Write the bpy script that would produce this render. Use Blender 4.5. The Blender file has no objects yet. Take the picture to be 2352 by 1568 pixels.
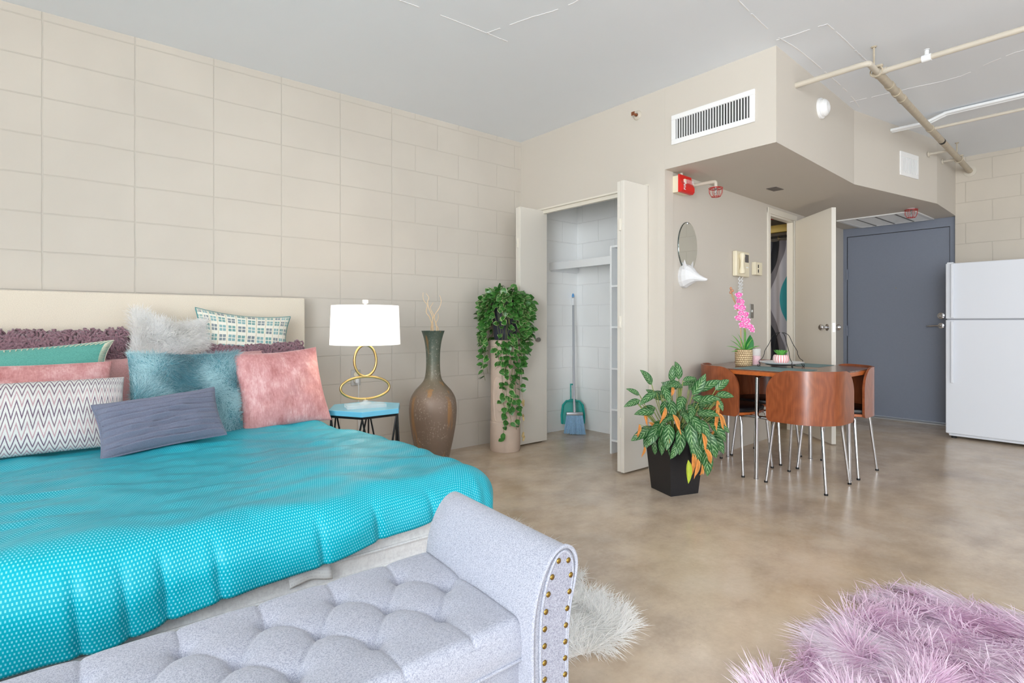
import bpy, bmesh, math, random
import numpy as np
from math import sin, cos, pi, radians, sqrt, atan2, hypot
from mathutils import Vector, Matrix, noise

S = bpy.context.scene
C = S.collection
random.seed(7)

# ------------------------------------------------------------------ camera, light, exposure
CAM_H = 1.0453
cam_d = bpy.data.cameras.new('camera')
cam_d.sensor_width = 36.0
cam_d.lens = 36.0 * 1276.67 / 2352
cam_d.shift_y = (740.23 - 784.0) / 2352.0
cam_d.clip_start = 0.05
cam = bpy.data.objects.new('camera', cam_d)
C.objects.link(cam)
cam.location = (0, 0, CAM_H)
cam.rotation_euler = (radians(90), 0, 0.8754 - radians(90))
S.camera = cam

S.view_settings.view_transform = 'Standard'
S.view_settings.look = 'None'
S.view_settings.exposure = 0.03
S.view_settings.gamma = 1.0
S.view_settings.use_curve_mapping = False
S.cycles.use_denoising = True
S.cycles.use_adaptive_sampling = True
S.cycles.adaptive_threshold = 0.02
S.cycles.max_bounces = 8
S.cycles.diffuse_bounces = 6
S.cycles.glossy_bounces = 3
S.cycles.transmission_bounces = 7
S.cycles.sample_clamp_indirect = 4.0

W = bpy.data.worlds.new('world')
S.world = W
W.use_nodes = True
bg = W.node_tree.nodes['Background']
bg.inputs[0].default_value = (0.86, 0.93, 1.0, 1)
bg.inputs[1].default_value = 2.0


def area(name, loc, size, aim, power, col):
    # size is width by height; the panel stands upright
    l = bpy.data.lights.new(name, 'AREA')
    l.shape = 'RECTANGLE'
    l.size, l.size_y = size
    l.energy = power
    l.color = col
    o = bpy.data.objects.new(name, l)
    C.objects.link(o)
    o.location = loc
    o.rotation_euler = Vector(aim).to_track_quat('-Z', 'Z').to_euler()
    return o


# daylight through the two window openings behind and beside the camera
area('daylight_west', (-4.1, -1.75, 1.45), (3.3, 2.3), (1, -0.50, 0.46), 640, (0.89, 0.955, 1.0))
area('daylight_south', (2.6, -3.35, 1.45), (5.0, 2.4), (0.35, 1, 0.8), 18, (0.89, 0.955, 1.0))


# ------------------------------------------------------------------ helpers
def lin(r, g, b):
    f = lambda c: (c / 255 / 12.92) if c / 255 <= 0.04045 else ((c / 255 + 0.055) / 1.055) ** 2.4
    return (f(r), f(g), f(b), 1.0)


class NT:
    """small node-tree writer"""
    def __init__(s, name):
        s.m = bpy.data.materials.new(name)
        s.m.use_nodes = True
        s.t = s.m.node_tree
        s.b = s.t.nodes['Principled BSDF']

    def n(s, kind, props=None, **ins):
        x = s.t.nodes.new(kind)
        for k, v in (props or {}).items():
            setattr(x, k, v)
        for k, v in ins.items():
            key = int(k[1:]) if k[0] == 'i' and k[1:].isdigit() else k.replace('_', ' ')
            s.put(x.inputs[key], v)
        return x

    def put(s, sock, v):
        if isinstance(v, bpy.types.NodeSocket):
            s.t.links.new(v, sock)
        else:
            sock.default_value = v

    def bs(s, **ins):
        for k, v in ins.items():
            s.put(s.b.inputs[k.replace('_', ' ')], v)

    def math(s, op, a, b=0.0, c=0.0):
        x = s.n('ShaderNodeMath', {'operation': op}, i0=a, i1=b, i2=c)
        return x.outputs[0]

    def mix(s, f, a, b, mode='MIX'):
        x = s.n('ShaderNodeMix', {'data_type': 'RGBA', 'blend_type': mode})
        s.put(x.inputs[0], f); s.put(x.inputs[6], a); s.put(x.inputs[7], b)
        return x.outputs[2]

    def ramp(s, f, stops, interp='LINEAR'):
        x = s.n('ShaderNodeValToRGB')
        s.put(x.inputs[0], f)
        cr = x.color_ramp
        cr.interpolation = interp
        while len(cr.elements) < len(stops):
            cr.elements.new(0.5)
        for e, (p, c) in zip(cr.elements, stops):
            e.position = p
            e.color = c if len(c) == 4 else (*c, 1)
        return x.outputs[0]

    def noise(s, vec, scale, detail=3, rough=0.5):
        x = s.n('ShaderNodeTexNoise')
        x.inputs['Scale'].default_value = scale
        x.inputs['Detail'].default_value = detail
        x.inputs['Roughness'].default_value = rough
        if vec is not None:
            s.put(x.inputs['Vector'], vec)
        return x.outputs[0]

    def bump(s, h, strength=0.3, dist=0.01):
        x = s.n('ShaderNodeBump')
        x.inputs['Strength'].default_value = strength
        x.inputs['Distance'].default_value = dist
        s.put(x.inputs['Height'], h)
        s.put(s.b.inputs['Normal'], x.outputs[0])

    def co(s, which='Object'):
        return s.n('ShaderNodeTexCoord').outputs[which]

    def mapped(s, vec, scale=(1, 1, 1), loc=(0, 0, 0), rot=(0, 0, 0)):
        x = s.n('ShaderNodeMapping')
        s.put(x.inputs['Vector'], vec)
        x.inputs['Scale'].default_value = scale
        x.inputs['Location'].default_value = loc
        x.inputs['Rotation'].default_value = rot
        return x.outputs[0]

    def sep(s, vec):
        x = s.n('ShaderNodeSeparateXYZ')
        s.put(x.inputs[0], vec)
        return x.outputs

    def comb(s, x_, y_, z_=0.0):
        x = s.n('ShaderNodeCombineXYZ')
        s.put(x.inputs[0], x_); s.put(x.inputs[1], y_); s.put(x.inputs[2], z_)
        return x.outputs[0]


def plain(name, rgb, rough=0.6, metal=0.0, nz=0.0, nscale=40, bump=0.0, **kw):
    t = NT(name)
    c = lin(*rgb)
    if nz or bump:
        f = t.noise(t.co(), nscale, 4)
    if nz:
        d = tuple(v * (1 - nz) for v in c[:3]) + (1,)
        l = tuple(min(1, v * (1 + nz)) for v in c[:3]) + (1,)
        t.bs(Base_Color=t.ramp(f, [(0.3, d), (0.7, l)]))
    else:
        t.bs(Base_Color=c)
    if bump:
        t.bump(f, bump, 0.004)
    t.bs(Roughness=rough, Metallic=metal, **kw)
    return t.m


class MB:
    """collects shapes and links them as ONE mesh"""
    def __init__(s):
        s.v, s.f, s.uv, s.mi = [], [], [], []

    def add(s, vs, fs, uvs=None, mi=0, M=None):
        o = len(s.v)
        if M is not None:
            vs = [M @ Vector(p) for p in vs]
        s.v += [tuple(p) for p in vs]
        s.uv += list(uvs) if uvs is not None else [(0, 0)] * len(vs)
        s.f += [tuple(i + o for i in f) for f in fs]
        s.mi += [mi] * len(fs)
        return s

    def bm(s, b, mi=0, M=None):
        b.verts.index_update()
        s.add([v.co.copy() for v in b.verts], [[v.index for v in f.verts] for f in b.faces], None, mi, M)
        b.free()
        return s

    def box(s, lo, hi, bev=0.0, mi=0, M=None, seg=2):
        b = bmesh.new()
        r = bmesh.ops.create_cube(b, size=1)
        for v in b.verts:
            v.co = Vector([(lo[i] + hi[i]) / 2 + v.co[i] * (hi[i] - lo[i]) for i in range(3)])
        if bev:
            bmesh.ops.bevel(b, geom=list(b.edges), offset=bev, segments=seg, profile=0.5, affect='EDGES')
        return s.bm(b, mi, M)

    def prism(s, poly, z0, z1, mi=0, M=None, bev=0.0):
        n = len(poly)
        b = bmesh.new()
        A = [b.verts.new((x, y, z0)) for x, y in poly]
        B = [b.verts.new((x, y, z1)) for x, y in poly]
        b.faces.new(A[::-1]); b.faces.new(B)
        for i in range(n):
            b.faces.new((A[i], A[(i + 1) % n], B[(i + 1) % n], B[i]))
        if bev:
            es = [e for e in b.edges if abs(e.verts[0].co.z - e.verts[1].co.z) < 1e-6]
            bmesh.ops.bevel(b, geom=es, offset=bev, segments=2, profile=0.5, affect='EDGES')
        bmesh.ops.recalc_face_normals(b, faces=b.faces)
        return s.bm(b, mi, M)

    def lathe(s, prof, c=(0, 0, 0), n=32, mi=0, M=None, caps=True):
        vs, fs, uv = [], [], []
        k = len(prof)
        for j, (r, z) in enumerate(prof):
            for i in range(n):
                a = 2 * pi * i / n
                vs.append((c[0] + r * cos(a), c[1] + r * sin(a), c[2] + z))
                uv.append((i / n, j / max(1, k - 1)))
        for j in range(k - 1):
            for i in range(n):
                i2 = (i + 1) % n
                fs.append((j * n + i, j * n + i2, (j + 1) * n + i2, (j + 1) * n + i))
        if caps:
            if prof[0][0] > 1e-5:
                fs.append(tuple(range(n))[::-1])
            if prof[-1][0] > 1e-5:
                fs.append(tuple((k - 1) * n + i for i in range(n)))
        return s.add(vs, fs, uv, mi, M)

    def cyl(s, a, b, r, r2=None, n=16, mi=0):
        return s.tube([a, b], r if r2 is None else [r, r2], n, mi)

    def tube(s, pts, r, n=10, mi=0, closed=False):
        P = [Vector(p) for p in pts]
        k = len(P)
        R = list(r) if isinstance(r, (list, tuple)) else [r] * k
        T = []
        for i in range(k):
            if closed:
                t = P[(i + 1) % k] - P[i - 1]
            else:
                t = P[min(i + 1, k - 1)] - P[max(i - 1, 0)]
            T.append(t.normalized() if t.length > 1e-9 else Vector((0, 0, 1)))
        up = Vector((0, 0, 1)) if abs(T[0].z) < 0.9 else Vector((1, 0, 0))
        nr = T[0].cross(up).normalized()
        vs, fs, uv = [], [], []
        for i in range(k):
            nr = (nr - T[i] * nr.dot(T[i])).normalized()
            bn = T[i].cross(nr)
            for j in range(n):
                a = 2 * pi * j / n
                vs.append(P[i] + (nr * cos(a) + bn * sin(a)) * R[i])
                uv.append((j / n, i / max(1, k - 1)))
        for i in range(k if closed else k - 1):
            i2 = (i + 1) % k
            for j in range(n):
                j2 = (j + 1) % n
                fs.append((i * n + j, i * n + j2, i2 * n + j2, i2 * n + j))
        if not closed:
            fs.append(tuple(range(n))[::-1])
            fs.append(tuple((k - 1) * n + j for j in range(n)))
        return s.add(vs, fs, uv, mi)

    def sph(s, c, r, n=12, m=8, mi=0, M=None, sc=(1, 1, 1)):
        prof = [(r * sin(pi * j / m), -r * cos(pi * j / m)) for j in range(m + 1)]
        prof[0] = (0.0, -r); prof[-1] = (0.0, r)
        MM = Matrix.Translation(c) @ Matrix.Diagonal((*sc, 1))
        if M is not None:
            MM = M @ MM
        return s.lathe(prof, n=n, mi=mi, M=MM)

    def grid(s, fn, nu, nv, mi=0, M=None, wrap=False):
        vs, fs, uv = [], [], []
        for j in range(nv + 1):
            for i in range(nu + 1):
                u, v = i / nu, j / nv
                vs.append(fn(u, v)); uv.append((u, v))
        for j in range(nv):
            for i in range(nu):
                a = j * (nu + 1) + i
                fs.append((a, a + 1, a + nu + 2, a + nu + 1))
        return s.add(vs, fs, uv, mi, M)

    def leaf(s, base, d, up, L, Wd, droop=0.3, fold=0.15, mi=0, seg=6, tip=1.0, cup=0.0):
        """a leaf blade: d direction, up its upper side"""
        d = Vector(d).normalized()
        up = Vector(up); up = (up - d * up.dot(d))
        if up.length < 1e-5:
            up = Vector((0.3, 0.2, 1)) - d * d.z
        up.normalize()
        side = d.cross(up)
        p = Vector(base)
        vs, uv, fs = [], [], []
        cur = d.copy()
        for i in range(seg + 1):
            t = i / seg
            w = Wd * 0.5 * (sin(pi * min(1, t ** 0.75)) ** 0.8 if 0 < t < 1 else 0.0)
            w = max(w, 0.02 * Wd)
            for q in (-1, -0.5, 0, 0.5, 1):
                vs.append(p + side * q * w + up * (abs(q) * w * fold * 2 - cup * w * q * q))
                uv.append((q * 0.5 + 0.5, t))
            p = p + cur * (L / seg)
            a = -droop * (1.4 * t + 0.2) / seg * 2
            cur, up = (cur * cos(a) + up * sin(a)).normalized(), (up * cos(a) - cur * sin(a)).normalized()
        for i in range(seg):
            for j in range(4):
                a = i * 5 + j
                fs.append((a, a + 1, a + 6, a + 5))
        return s.add(vs, fs, uv, mi)

    def build(s, name, mats, parent=None, smooth=True, angle=40, solid=0.0, loc=None):
        me = bpy.data.meshes.new(name)
        me.from_pydata(s.v, [], s.f)
        uvl = me.uv_layers.new(name='UVMap')
        li = np.zeros(len(me.loops), dtype=np.int32)
        me.loops.foreach_get('vertex_index', li)
        uvl.data.foreach_set('uv', np.array(s.uv, dtype=np.float32)[li].ravel())
        if not isinstance(mats, (list, tuple)):
            mats = [mats]
        for m in mats:
            me.materials.append(m)
        me.polygons.foreach_set('material_index', np.array(s.mi, dtype=np.int32))
        me.update()
        if smooth:
            me.polygons.foreach_set('use_smooth', np.ones(len(me.polygons), dtype=bool))
            me.set_sharp_from_angle(angle=radians(angle))
        o = bpy.data.objects.new(name, me)
        C.objects.link(o)
        if solid:
            md = o.modifiers.new('solid', 'SOLIDIFY'); md.thickness = solid; md.offset = 0
        if parent is not None:
            o.parent = parent
            o.matrix_parent_inverse = Matrix.Translation(-parent.location) if parent.rotation_euler.z == 0 \
                else (Matrix.Translation(parent.location) @ Matrix.Rotation(parent.rotation_euler.z, 4, 'Z')).inverted()
        return o


def thing(name, label, cat, loc=(0, 0, 0), group=None):
    o = bpy.data.objects.new(name, None)
    o.empty_display_size = 0.05
    C.objects.link(o)
    o.location = loc
    tag(o, label, cat, group)
    return o


def tag(o, label, cat, group=None):
    o['label'] = label
    o['category'] = cat
    if group:
        o['group'] = group
    return o


def struct(o):
    o['kind'] = 'structure'
    return o


def fill(o, M):
    """a world-space matrix applied on the mesh data"""
    o.data.transform(M)
    return o


def noi(x, y, z=0.0, s=1.0):
    return noise.noise(Vector((x * s, y * s, z * s)))


def smooth_path(pts, n=6):
    P = [Vector(p) for p in pts]
    out = []
    for i in range(len(P) - 1):
        p0 = P[max(i - 1, 0)]; p1 = P[i]; p2 = P[i + 1]; p3 = P[min(i + 2, len(P) - 1)]
        for k in range(n):
            t = k / n
            out.append(0.5 * ((2 * p1) + (p2 - p0) * t + (2 * p0 - 5 * p1 + 4 * p2 - p3) * t * t + (3 * p1 - p0 - 3 * p2 + p3) * t ** 3))
    out.append(P[-1])
    return out


def strands(name, P, N, length, width, mat, parent, comb=(0, 0, 0), rnd=0.5, droop=0.4, seed=1, clump=0.0, cscale=12, lvar=0.35, lift=0.45):
    """a pelt of tapering fibres as one mesh; P,N arrays of roots and normals"""
    r = np.random.RandomState(seed)
    n = len(P)
    cl = np.array([[noise.noise(Vector(p) * cscale), noise.noise(Vector(p) * cscale + Vector((9, 3, 5))),
                    noise.noise(Vector(p) * cscale + Vector((1, 17, 4)))] for p in P])
    # fibres lie over, their flat side turned outwards
    NN = N / np.linalg.norm(N, axis=1)[:, None]
    tang = r.normal(size=(n, 3)) * rnd * 0.3 + cl * clump * 2.2
    tang -= NN * (tang * NN).sum(1)[:, None]
    D = N * lift + np.array(comb) + tang
    D /= np.linalg.norm(D, axis=1)[:, None]
    L = length * (1 + r.uniform(-lvar, lvar, n)) * (1 + cl[:, 0] * 0.5)
    side = np.cross(D, NN + r.normal(size=(n, 3)) * 0.35)
    side /= np.linalg.norm(side, axis=1)[:, None]
    curl = r.normal(size=(n, 3)) * 0.18 * rnd + np.array([0, 0, -droop * 0.5]) + cl[:, ::-1] * clump * 0.6
    V = np.zeros((n, 7, 3))
    for k, t in enumerate((0.0, 0.4, 0.75)):
        c = P + D * (L * t)[:, None] + curl * (L * t * t * 0.6)[:, None]
        w = width * (1 - 0.35 * t)
        V[:, 2 * k] = c - side * w * 0.5
        V[:, 2 * k + 1] = c + side * w * 0.5
    V[:, 6] = P + D * L[:, None] + curl * (L * 0.6)[:, None]
    V[:, :, 2] = np.maximum(V[:, :, 2], 0.004)
    idx = np.arange(n) * 7
    q1 = np.stack([idx, idx + 1, idx + 3, idx + 2], 1)
    q2 = np.stack([idx + 2, idx + 3, idx + 5, idx + 4], 1)
    tr = np.stack([idx + 4, idx + 5, idx + 6], 1)
    me = bpy.data.meshes.new(name)
    me.vertices.add(n * 7)
    me.vertices.foreach_set('co', V.ravel())
    loops = np.concatenate([np.concatenate([q1, q2], 0).ravel(), tr.ravel()])
    me.loops.add(len(loops))
    me.loops.foreach_set('vertex_index', loops.astype(np.int32))
    me.polygons.add(3 * n)
    starts = np.concatenate([np.arange(2 * n) * 4, 8 * n + np.arange(n) * 3])
    me.polygons.foreach_set('loop_start', starts.astype(np.int32))
    me.update(calc_edges=True)
    at = me.attributes.new('tone', 'FLOAT', 'POINT')
    tone = np.repeat(np.clip(0.5 + cl[:, 1] * 0.9 + r.uniform(-0.25, 0.25, n), 0, 1), 7)
    at.data.foreach_set('value', tone.astype(np.float32))
    me.polygons.foreach_set('use_smooth', np.ones(3 * n, dtype=bool))
    me.materials.append(mat)
    o = bpy.data.objects.new(name, me)
    C.objects.link(o)
    if parent is not None:
        o.parent = parent
        o.matrix_parent_inverse = Matrix.Translation(-parent.location)
    return o


def fur_mat(name, dark, light, rough=0.6, sheen=0.3, trans=0.25, spec=0.3):
    t = NT(name)
    a = t.n('ShaderNodeAttribute', {'attribute_name': 'tone'})
    col = t.ramp(a.outputs['Fac'], [(0.15, lin(*dark)), (0.85, lin(*light))])
    t.bs(Base_Color=col, Roughness=rough)
    t.b.inputs['Sheen Weight'].default_value = sheen
    t.b.inputs['Specular IOR Level'].default_value = spec
    tr = t.n('ShaderNodeBsdfTranslucent')
    t.put(tr.inputs[0], col)
    mx = t.n('ShaderNodeMixShader')
    mx.inputs[0].default_value = trans
    t.t.links.new(t.b.outputs[0], mx.inputs[1])
    t.t.links.new(tr.outputs[0], mx.inputs[2])
    t.t.links.new(mx.outputs[0], t.t.nodes['Material Output'].inputs[0])
    return t.m


# ------------------------------------------------------------------ materials
def block_mat(name, rgb, axis, xoff, zoff, offset, joint=0.9):
    t = NT(name)
    s = t.sep(t.n('ShaderNodeNewGeometry').outputs['Position'])
    u = t.math('SUBTRACT', s[axis], xoff)
    v = t.math('SUBTRACT', s[2], zoff)
    wob = t.math('MULTIPLY', t.math('SUBTRACT', t.noise(t.n('ShaderNodeNewGeometry').outputs['Position'], 9, 2), 0.5), 0.006)
    vec = t.comb(t.math('ADD', u, wob), t.math('ADD', v, wob))
    b = t.n('ShaderNodeTexBrick', {'offset': offset, 'offset_frequency': 2})
    t.put(b.inputs['Vector'], vec)
    b.inputs['Scale'].default_value = 1
    b.inputs['Mortar Size'].default_value = 0.0045
    b.inputs['Mortar Smooth'].default_value = 0.6
    b.inputs['Brick Width'].default_value = 0.4064
    b.inputs['Row Height'].default_value = 0.2032
    pos = t.n('ShaderNodeNewGeometry').outputs['Position']
    big = t.noise(pos, 2.0, 3)
    fine = t.noise(pos, 160, 3, 0.7)
    pit = t.n('ShaderNodeTexVoronoi')
    pit.inputs['Scale'].default_value = 38
    t.put(pit.inputs['Vector'], pos)
    pits = t.ramp(pit.outputs['Distance'], [(0.05, (0, 0, 0)), (0.13, (1, 1, 1))])
    c = lin(*rgb)
    d = tuple(x * 0.94 for x in c[:3]) + (1,)
    m = tuple(x * joint for x in c[:3]) + (1,)
    col = t.mix(t.ramp(big, [(0.35, (0, 0, 0)), (0.65, (1, 1, 1))]), d, c)
    col = t.mix(t.math('MULTIPLY', b.outputs['Fac'], 0.75), col, m)
    t.bs(Base_Color=col, Roughness=0.62)
    t.b.inputs['Specular IOR Level'].default_value = 0.3
    h = t.math('MULTIPLY', b.outputs['Fac'], -1.0)
    h = t.math('ADD', h, t.math('MULTIPLY', fine, 0.10))
    h = t.math('ADD', h, t.math('MULTIPLY', pits, 0.06))
    t.bump(h, 0.55, 0.004)
    return t.m


PAINT = (207, 200, 190)
M_stack = block_mat('painted_block_stack', PAINT, 0, -0.0238, 0.1976, 0.0, 0.86)
M_run = block_mat('painted_block_running', PAINT, 0, -0.0238, 0.1976, 0.5, 0.90)
M_closet_x = block_mat('white_block_closet_side', (250, 251, 251), 0, -0.0238, 0.1976, 0.5, 0.9)
M_closet_y = block_mat('white_block_closet_back', (250, 251, 251), 1, 0.10, 0.1976, 0.5, 0.9)
M_block_e = block_mat('painted_block_entry', (202, 193, 180), 1, 1.143, 0.1972, 0.5, 0.86)


def paint_mat(name, rgb, rough=0.6, bump=0.12, nz=0.03):
    t = NT(name)
    pos = t.n('ShaderNodeNewGeometry').outputs['Position']
    big = t.noise(pos, 1.8, 3)
    c = lin(*rgb)
    d = tuple(x * (1 - nz) for x in c[:3]) + (1,)
    t.bs(Base_Color=t.mix(big, d, c), Roughness=rough)
    t.b.inputs['Specular IOR Level'].default_value = 0.3
    t.bump(t.noise(pos, 26, 4, 0.6), bump, 0.006)
    return t.m


M_paint = paint_mat('beige_plaster', PAINT)
M_ceil = paint_mat('ceiling_paint', (238, 243, 250), 0.7, 0.10, 0.04)
M_seam = plain('ceiling_seam', (240, 240, 242), 0.6)
M_door_w = plain('off_white_door_paint', (222, 217, 208), 0.42)
M_trim_w = plain('cream_trim_paint', (226, 220, 208), 0.4)
M_white = plain('white_paint', (238, 240, 242), 0.35)
M_whitem = plain('white_enamel_metal', (240, 240, 240), 0.35)
M_dark = plain('dark_recess', (40, 38, 38), 0.8)
M_black = plain('black_plastic', (14, 14, 15), 0.4)
M_bmetal = plain('black_wrought_metal', (22, 22, 24), 0.42, 0.3)
M_chrome = plain('chrome', (205, 205, 208), 0.12, 1.0)
M_nickel = plain('brushed_nickel', (180, 178, 174), 0.3, 1.0)
M_gold = plain('brushed_gold', (198, 168, 108), 0.3, 1.0)
M_brass = plain('antique_brass', (142, 116, 60), 0.35, 1.0)
M_red = plain('red_plastic', (214, 28, 20), 0.4)
M_redw = plain('red_wire', (178, 28, 26), 0.45)
M_pipe = plain('cream_pipe_paint', (202, 194, 180), 0.4)
M_pipe_d = plain('aged_pipe_paint', (184, 172, 152), 0.45, 0, 0.08, 30)
M_almond = plain('almond_plastic', (232, 222, 196), 0.4)
M_grey_door = plain('slate_grey_door_paint', (124, 130, 144), 0.38, 0, 0.02, 60, 0.03)
M_copper = plain('copper_sprinkler', (170, 110, 80), 0.35, 0.9)


def floor_mat():
    t = NT('polished_concrete')
    pos = t.n('ShaderNodeNewGeometry').outputs['Position']
    a = t.noise(t.mapped(pos, (1.0, 1.6, 1), rot=(0, 0, 0.4)), 1.1, 6, 0.62)
    b = t.noise(pos, 4.5, 6, 0.6)
    c = t.noise(pos, 55, 5, 0.7)
    d = t.noise(t.mapped(pos, (1, 1, 1), (7, 3, 0)), 0.9, 4, 0.6)
    f = t.math('ADD', t.math('MULTIPLY', a, 0.55), t.math('ADD', t.math('MULTIPLY', b, 0.33), t.math('MULTIPLY', c, 0.12)))
    col = t.ramp(f, [(0.32, lin(150, 132, 116)), (0.45, lin(182, 164, 146)), (0.55, lin(204, 186, 166)), (0.68, lin(230, 214, 194))])
    ochre = t.ramp(d, [(0.42, (0, 0, 0)), (0.72, (1, 1, 1))])
    col = t.mix(t.math('MULTIPLY', ochre, 0.45), col, lin(200, 172, 132))
    e = t.noise(pos, 2.3, 6, 0.62)
    pale = t.ramp(e, [(0.5, (0, 0, 0)), (0.74, (1, 1, 1))])
    col = t.mix(t.math('MULTIPLY', pale, 0.4), col, lin(222, 212, 198))
    sp = t.n('ShaderNodeTexVoronoi')
    sp.inputs['Scale'].default_value = 22
    t.put(sp.inputs['Vector'], pos)
    speck = t.ramp(sp.outputs['Distance'], [(0.03, (1, 1, 1)), (0.07, (0, 0, 0))])
    col = t.mix(t.math('MULTIPLY', speck, 0.25), col, lin(92, 80, 68))
    t.bs(Base_Color=col, Roughness=0.25)
    t.b.inputs['Specular IOR Level'].default_value = 0.5
    t.bump(t.math('ADD', b, t.math('MULTIPLY', c, 0.3)), 0.05, 0.004)
    return t.m


M_floor = floor_mat()


def wood_mat(name, base, dark, light, axis=2, rough=0.28):
    t = NT(name)
    co = t.co('UV')
    v = t.mapped(co, (1, 1, 1))
    s = t.sep(v)
    # cathedral grain: distorted bands that run along v
    n = t.noise(t.comb(t.math('MULTIPLY', s[0], 2.2), t.math('MULTIPLY', s[1], 0.9)), 1.6, 3, 0.5)
    r = t.math('ADD', t.math('MULTIPLY', s[0], 9.0), t.math('MULTIPLY', n, 11.0))
    w = t.math('SINE', t.math('MULTIPLY', r, 9.0))
    fine = t.noise(t.comb(t.math('MULTIPLY', s[0], 210.0), t.math('MULTIPLY', s[1], 9.0)), 1.0, 4, 0.7)
    g = t.math('ADD', t.math('MULTIPLY', w, 0.09), t.math('MULTIPLY', fine, 0.8))
    col = t.ramp(g, [(0.0, lin(*dark)), (0.42, lin(*base)), (0.85, lin(*light))])
    t.bs(Base_Color=col, Roughness=rough)
    t.b.inputs['Coat Weight'].default_value = 0.25
    t.b.inputs['Coat Roughness'].default_value = 0.2
    t.bump(g, 0.12, 0.001)
    return t.m


M_wood = wood_mat('chestnut_veneer', (140, 74, 42), (104, 50, 28), (172, 98, 58))
M_wood_top = wood_mat('brown_table_veneer', (118, 76, 56), (86, 52, 38), (142, 96, 72), rough=0.22)
M_wood_edge = plain('orange_table_edge', (176, 92, 40), 0.35, 0, 0.12, 60)
M_seat = plain('black_seat_vinyl', (16, 15, 18), 0.4)


def fabric_mat(name, rgb, rgb2=None, scale=260, rough=0.85, sheen=0.3, bump=0.25):
    t = NT(name)
    co = t.co('Object')
    a = t.noise(t.mapped(co, (1, 1, 2.5)), scale, 2, 0.8)
    b = t.noise(t.mapped(co, (2.5, 1, 1)), scale, 2, 0.8)
    f = t.math('MULTIPLY', t.math('ADD', a, b), 0.5)
    c2 = rgb2 or tuple(int(x * 0.8) for x in rgb)
    t.bs(Base_Color=t.ramp(f, [(0.40, lin(*c2)), (0.56, lin(*rgb))]), Roughness=rough)
    t.b.inputs['Sheen Weight'].default_value = sheen
    t.b.inputs['Specular IOR Level'].default_value = 0.2
    t.bump(f, bump, 0.002)
    return t.m


M_bench = fabric_mat('light_grey_woven_fabric', (178, 181, 193), (134, 138, 154), 300)
M_bench_d = fabric_mat('grey_woven_panel_fabric', (168, 170, 184), (120, 122, 138), 260)
M_headb = fabric_mat('cream_linen', (232, 222, 206), (218, 208, 192), 200)
M_linen = fabric_mat('white_mattress_fabric', (244, 243, 242), (232, 230, 230), 60)


def duvet_mat():
    t = NT('turquoise_satin_dashes')
    s = t.sep(t.co('UV'))
    u = t.math('MULTIPLY', s[0], 1.0)      # metres across
    v = t.math('MULTIPLY', s[1], 1.0)      # metres along
    row = t.math('DIVIDE', v, 0.0090)
    rid = t.math('FLOOR', row)
    shift = t.math('MULTIPLY', t.math('MODULO', rid, 2.0), 0.5)
    cu = t.math('FRACT', t.math('ADD', t.math('DIVIDE', u, 0.0072), shift))
    cv = t.math('FRACT', row)
    a = t.math('LESS_THAN', t.math('ABSOLUTE', t.math('SUBTRACT', cu, 0.5)), 0.20)
    b = t.math('LESS_THAN', t.math('ABSOLUTE', t.math('SUBTRACT', cv, 0.5)), 0.26)
    f = t.math('MULTIPLY', a, b)
    big = t.noise(t.co('Object'), 2.2, 3)
    base = t.ramp(big, [(0.3, lin(0, 150, 172)), (0.7, lin(0, 168, 188))])
    col = t.mix(t.math('MULTIPLY', f, 0.72), base, lin(140, 226, 238))
    t.bs(Base_Color=col, Roughness=0.40)
    t.b.inputs['Specular IOR Level'].default_value = 0.22
    t.b.inputs['Sheen Weight'].default_value = 0.0
    t.b.inputs['Sheen Roughness'].default_value = 0.35
    t.b.inputs['Sheen Tint'].default_value = lin(190, 240, 250)
    t.bump(f, 0.2, 0.001)
    return t.m


M_duvet = duvet_mat()


def velvet_mat():
    t = NT('rose_crushed_velvet')
    co = t.co('Object')
    n = t.noise(t.mapped(co, (1, 1, 0.6)), 14, 7, 0.72)
    st = t.noise(t.mapped(co, (3, 1, 0.5)), 60, 4, 0.7)
    f = t.math('ADD', t.math('MULTIPLY', n, 0.7), t.math('MULTIPLY', st, 0.3))
    t.bs(Base_Color=t.ramp(f, [(0.38, lin(176, 112, 112)), (0.52, lin(204, 146, 146)), (0.66, lin(228, 188, 190))]), Roughness=0.5)
    t.b.inputs['Sheen Weight'].default_value = 1.0
    t.b.inputs['Sheen Roughness'].default_value = 0.3
    t.b.inputs['Sheen Tint'].default_value = lin(250, 226, 230)
    t.bump(f, 0.35, 0.006)
    return t.m


M_velvet = velvet_mat()
M_rose = fabric_mat('dusty_rose_cotton', (206, 158, 158), (190, 142, 142), 120)
M_greyc = fabric_mat('slate_pleated_cotton', (118, 122, 140), (104, 108, 128), 220, 0.8, 0.2, 0.12)
M_teal = fabric_mat('seafoam_knit', (100, 172, 160), (82, 152, 142), 160, 0.9, 0.3, 0.5)
M_stitch = plain('cream_yarn', (226, 226, 206), 0.8)


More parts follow.
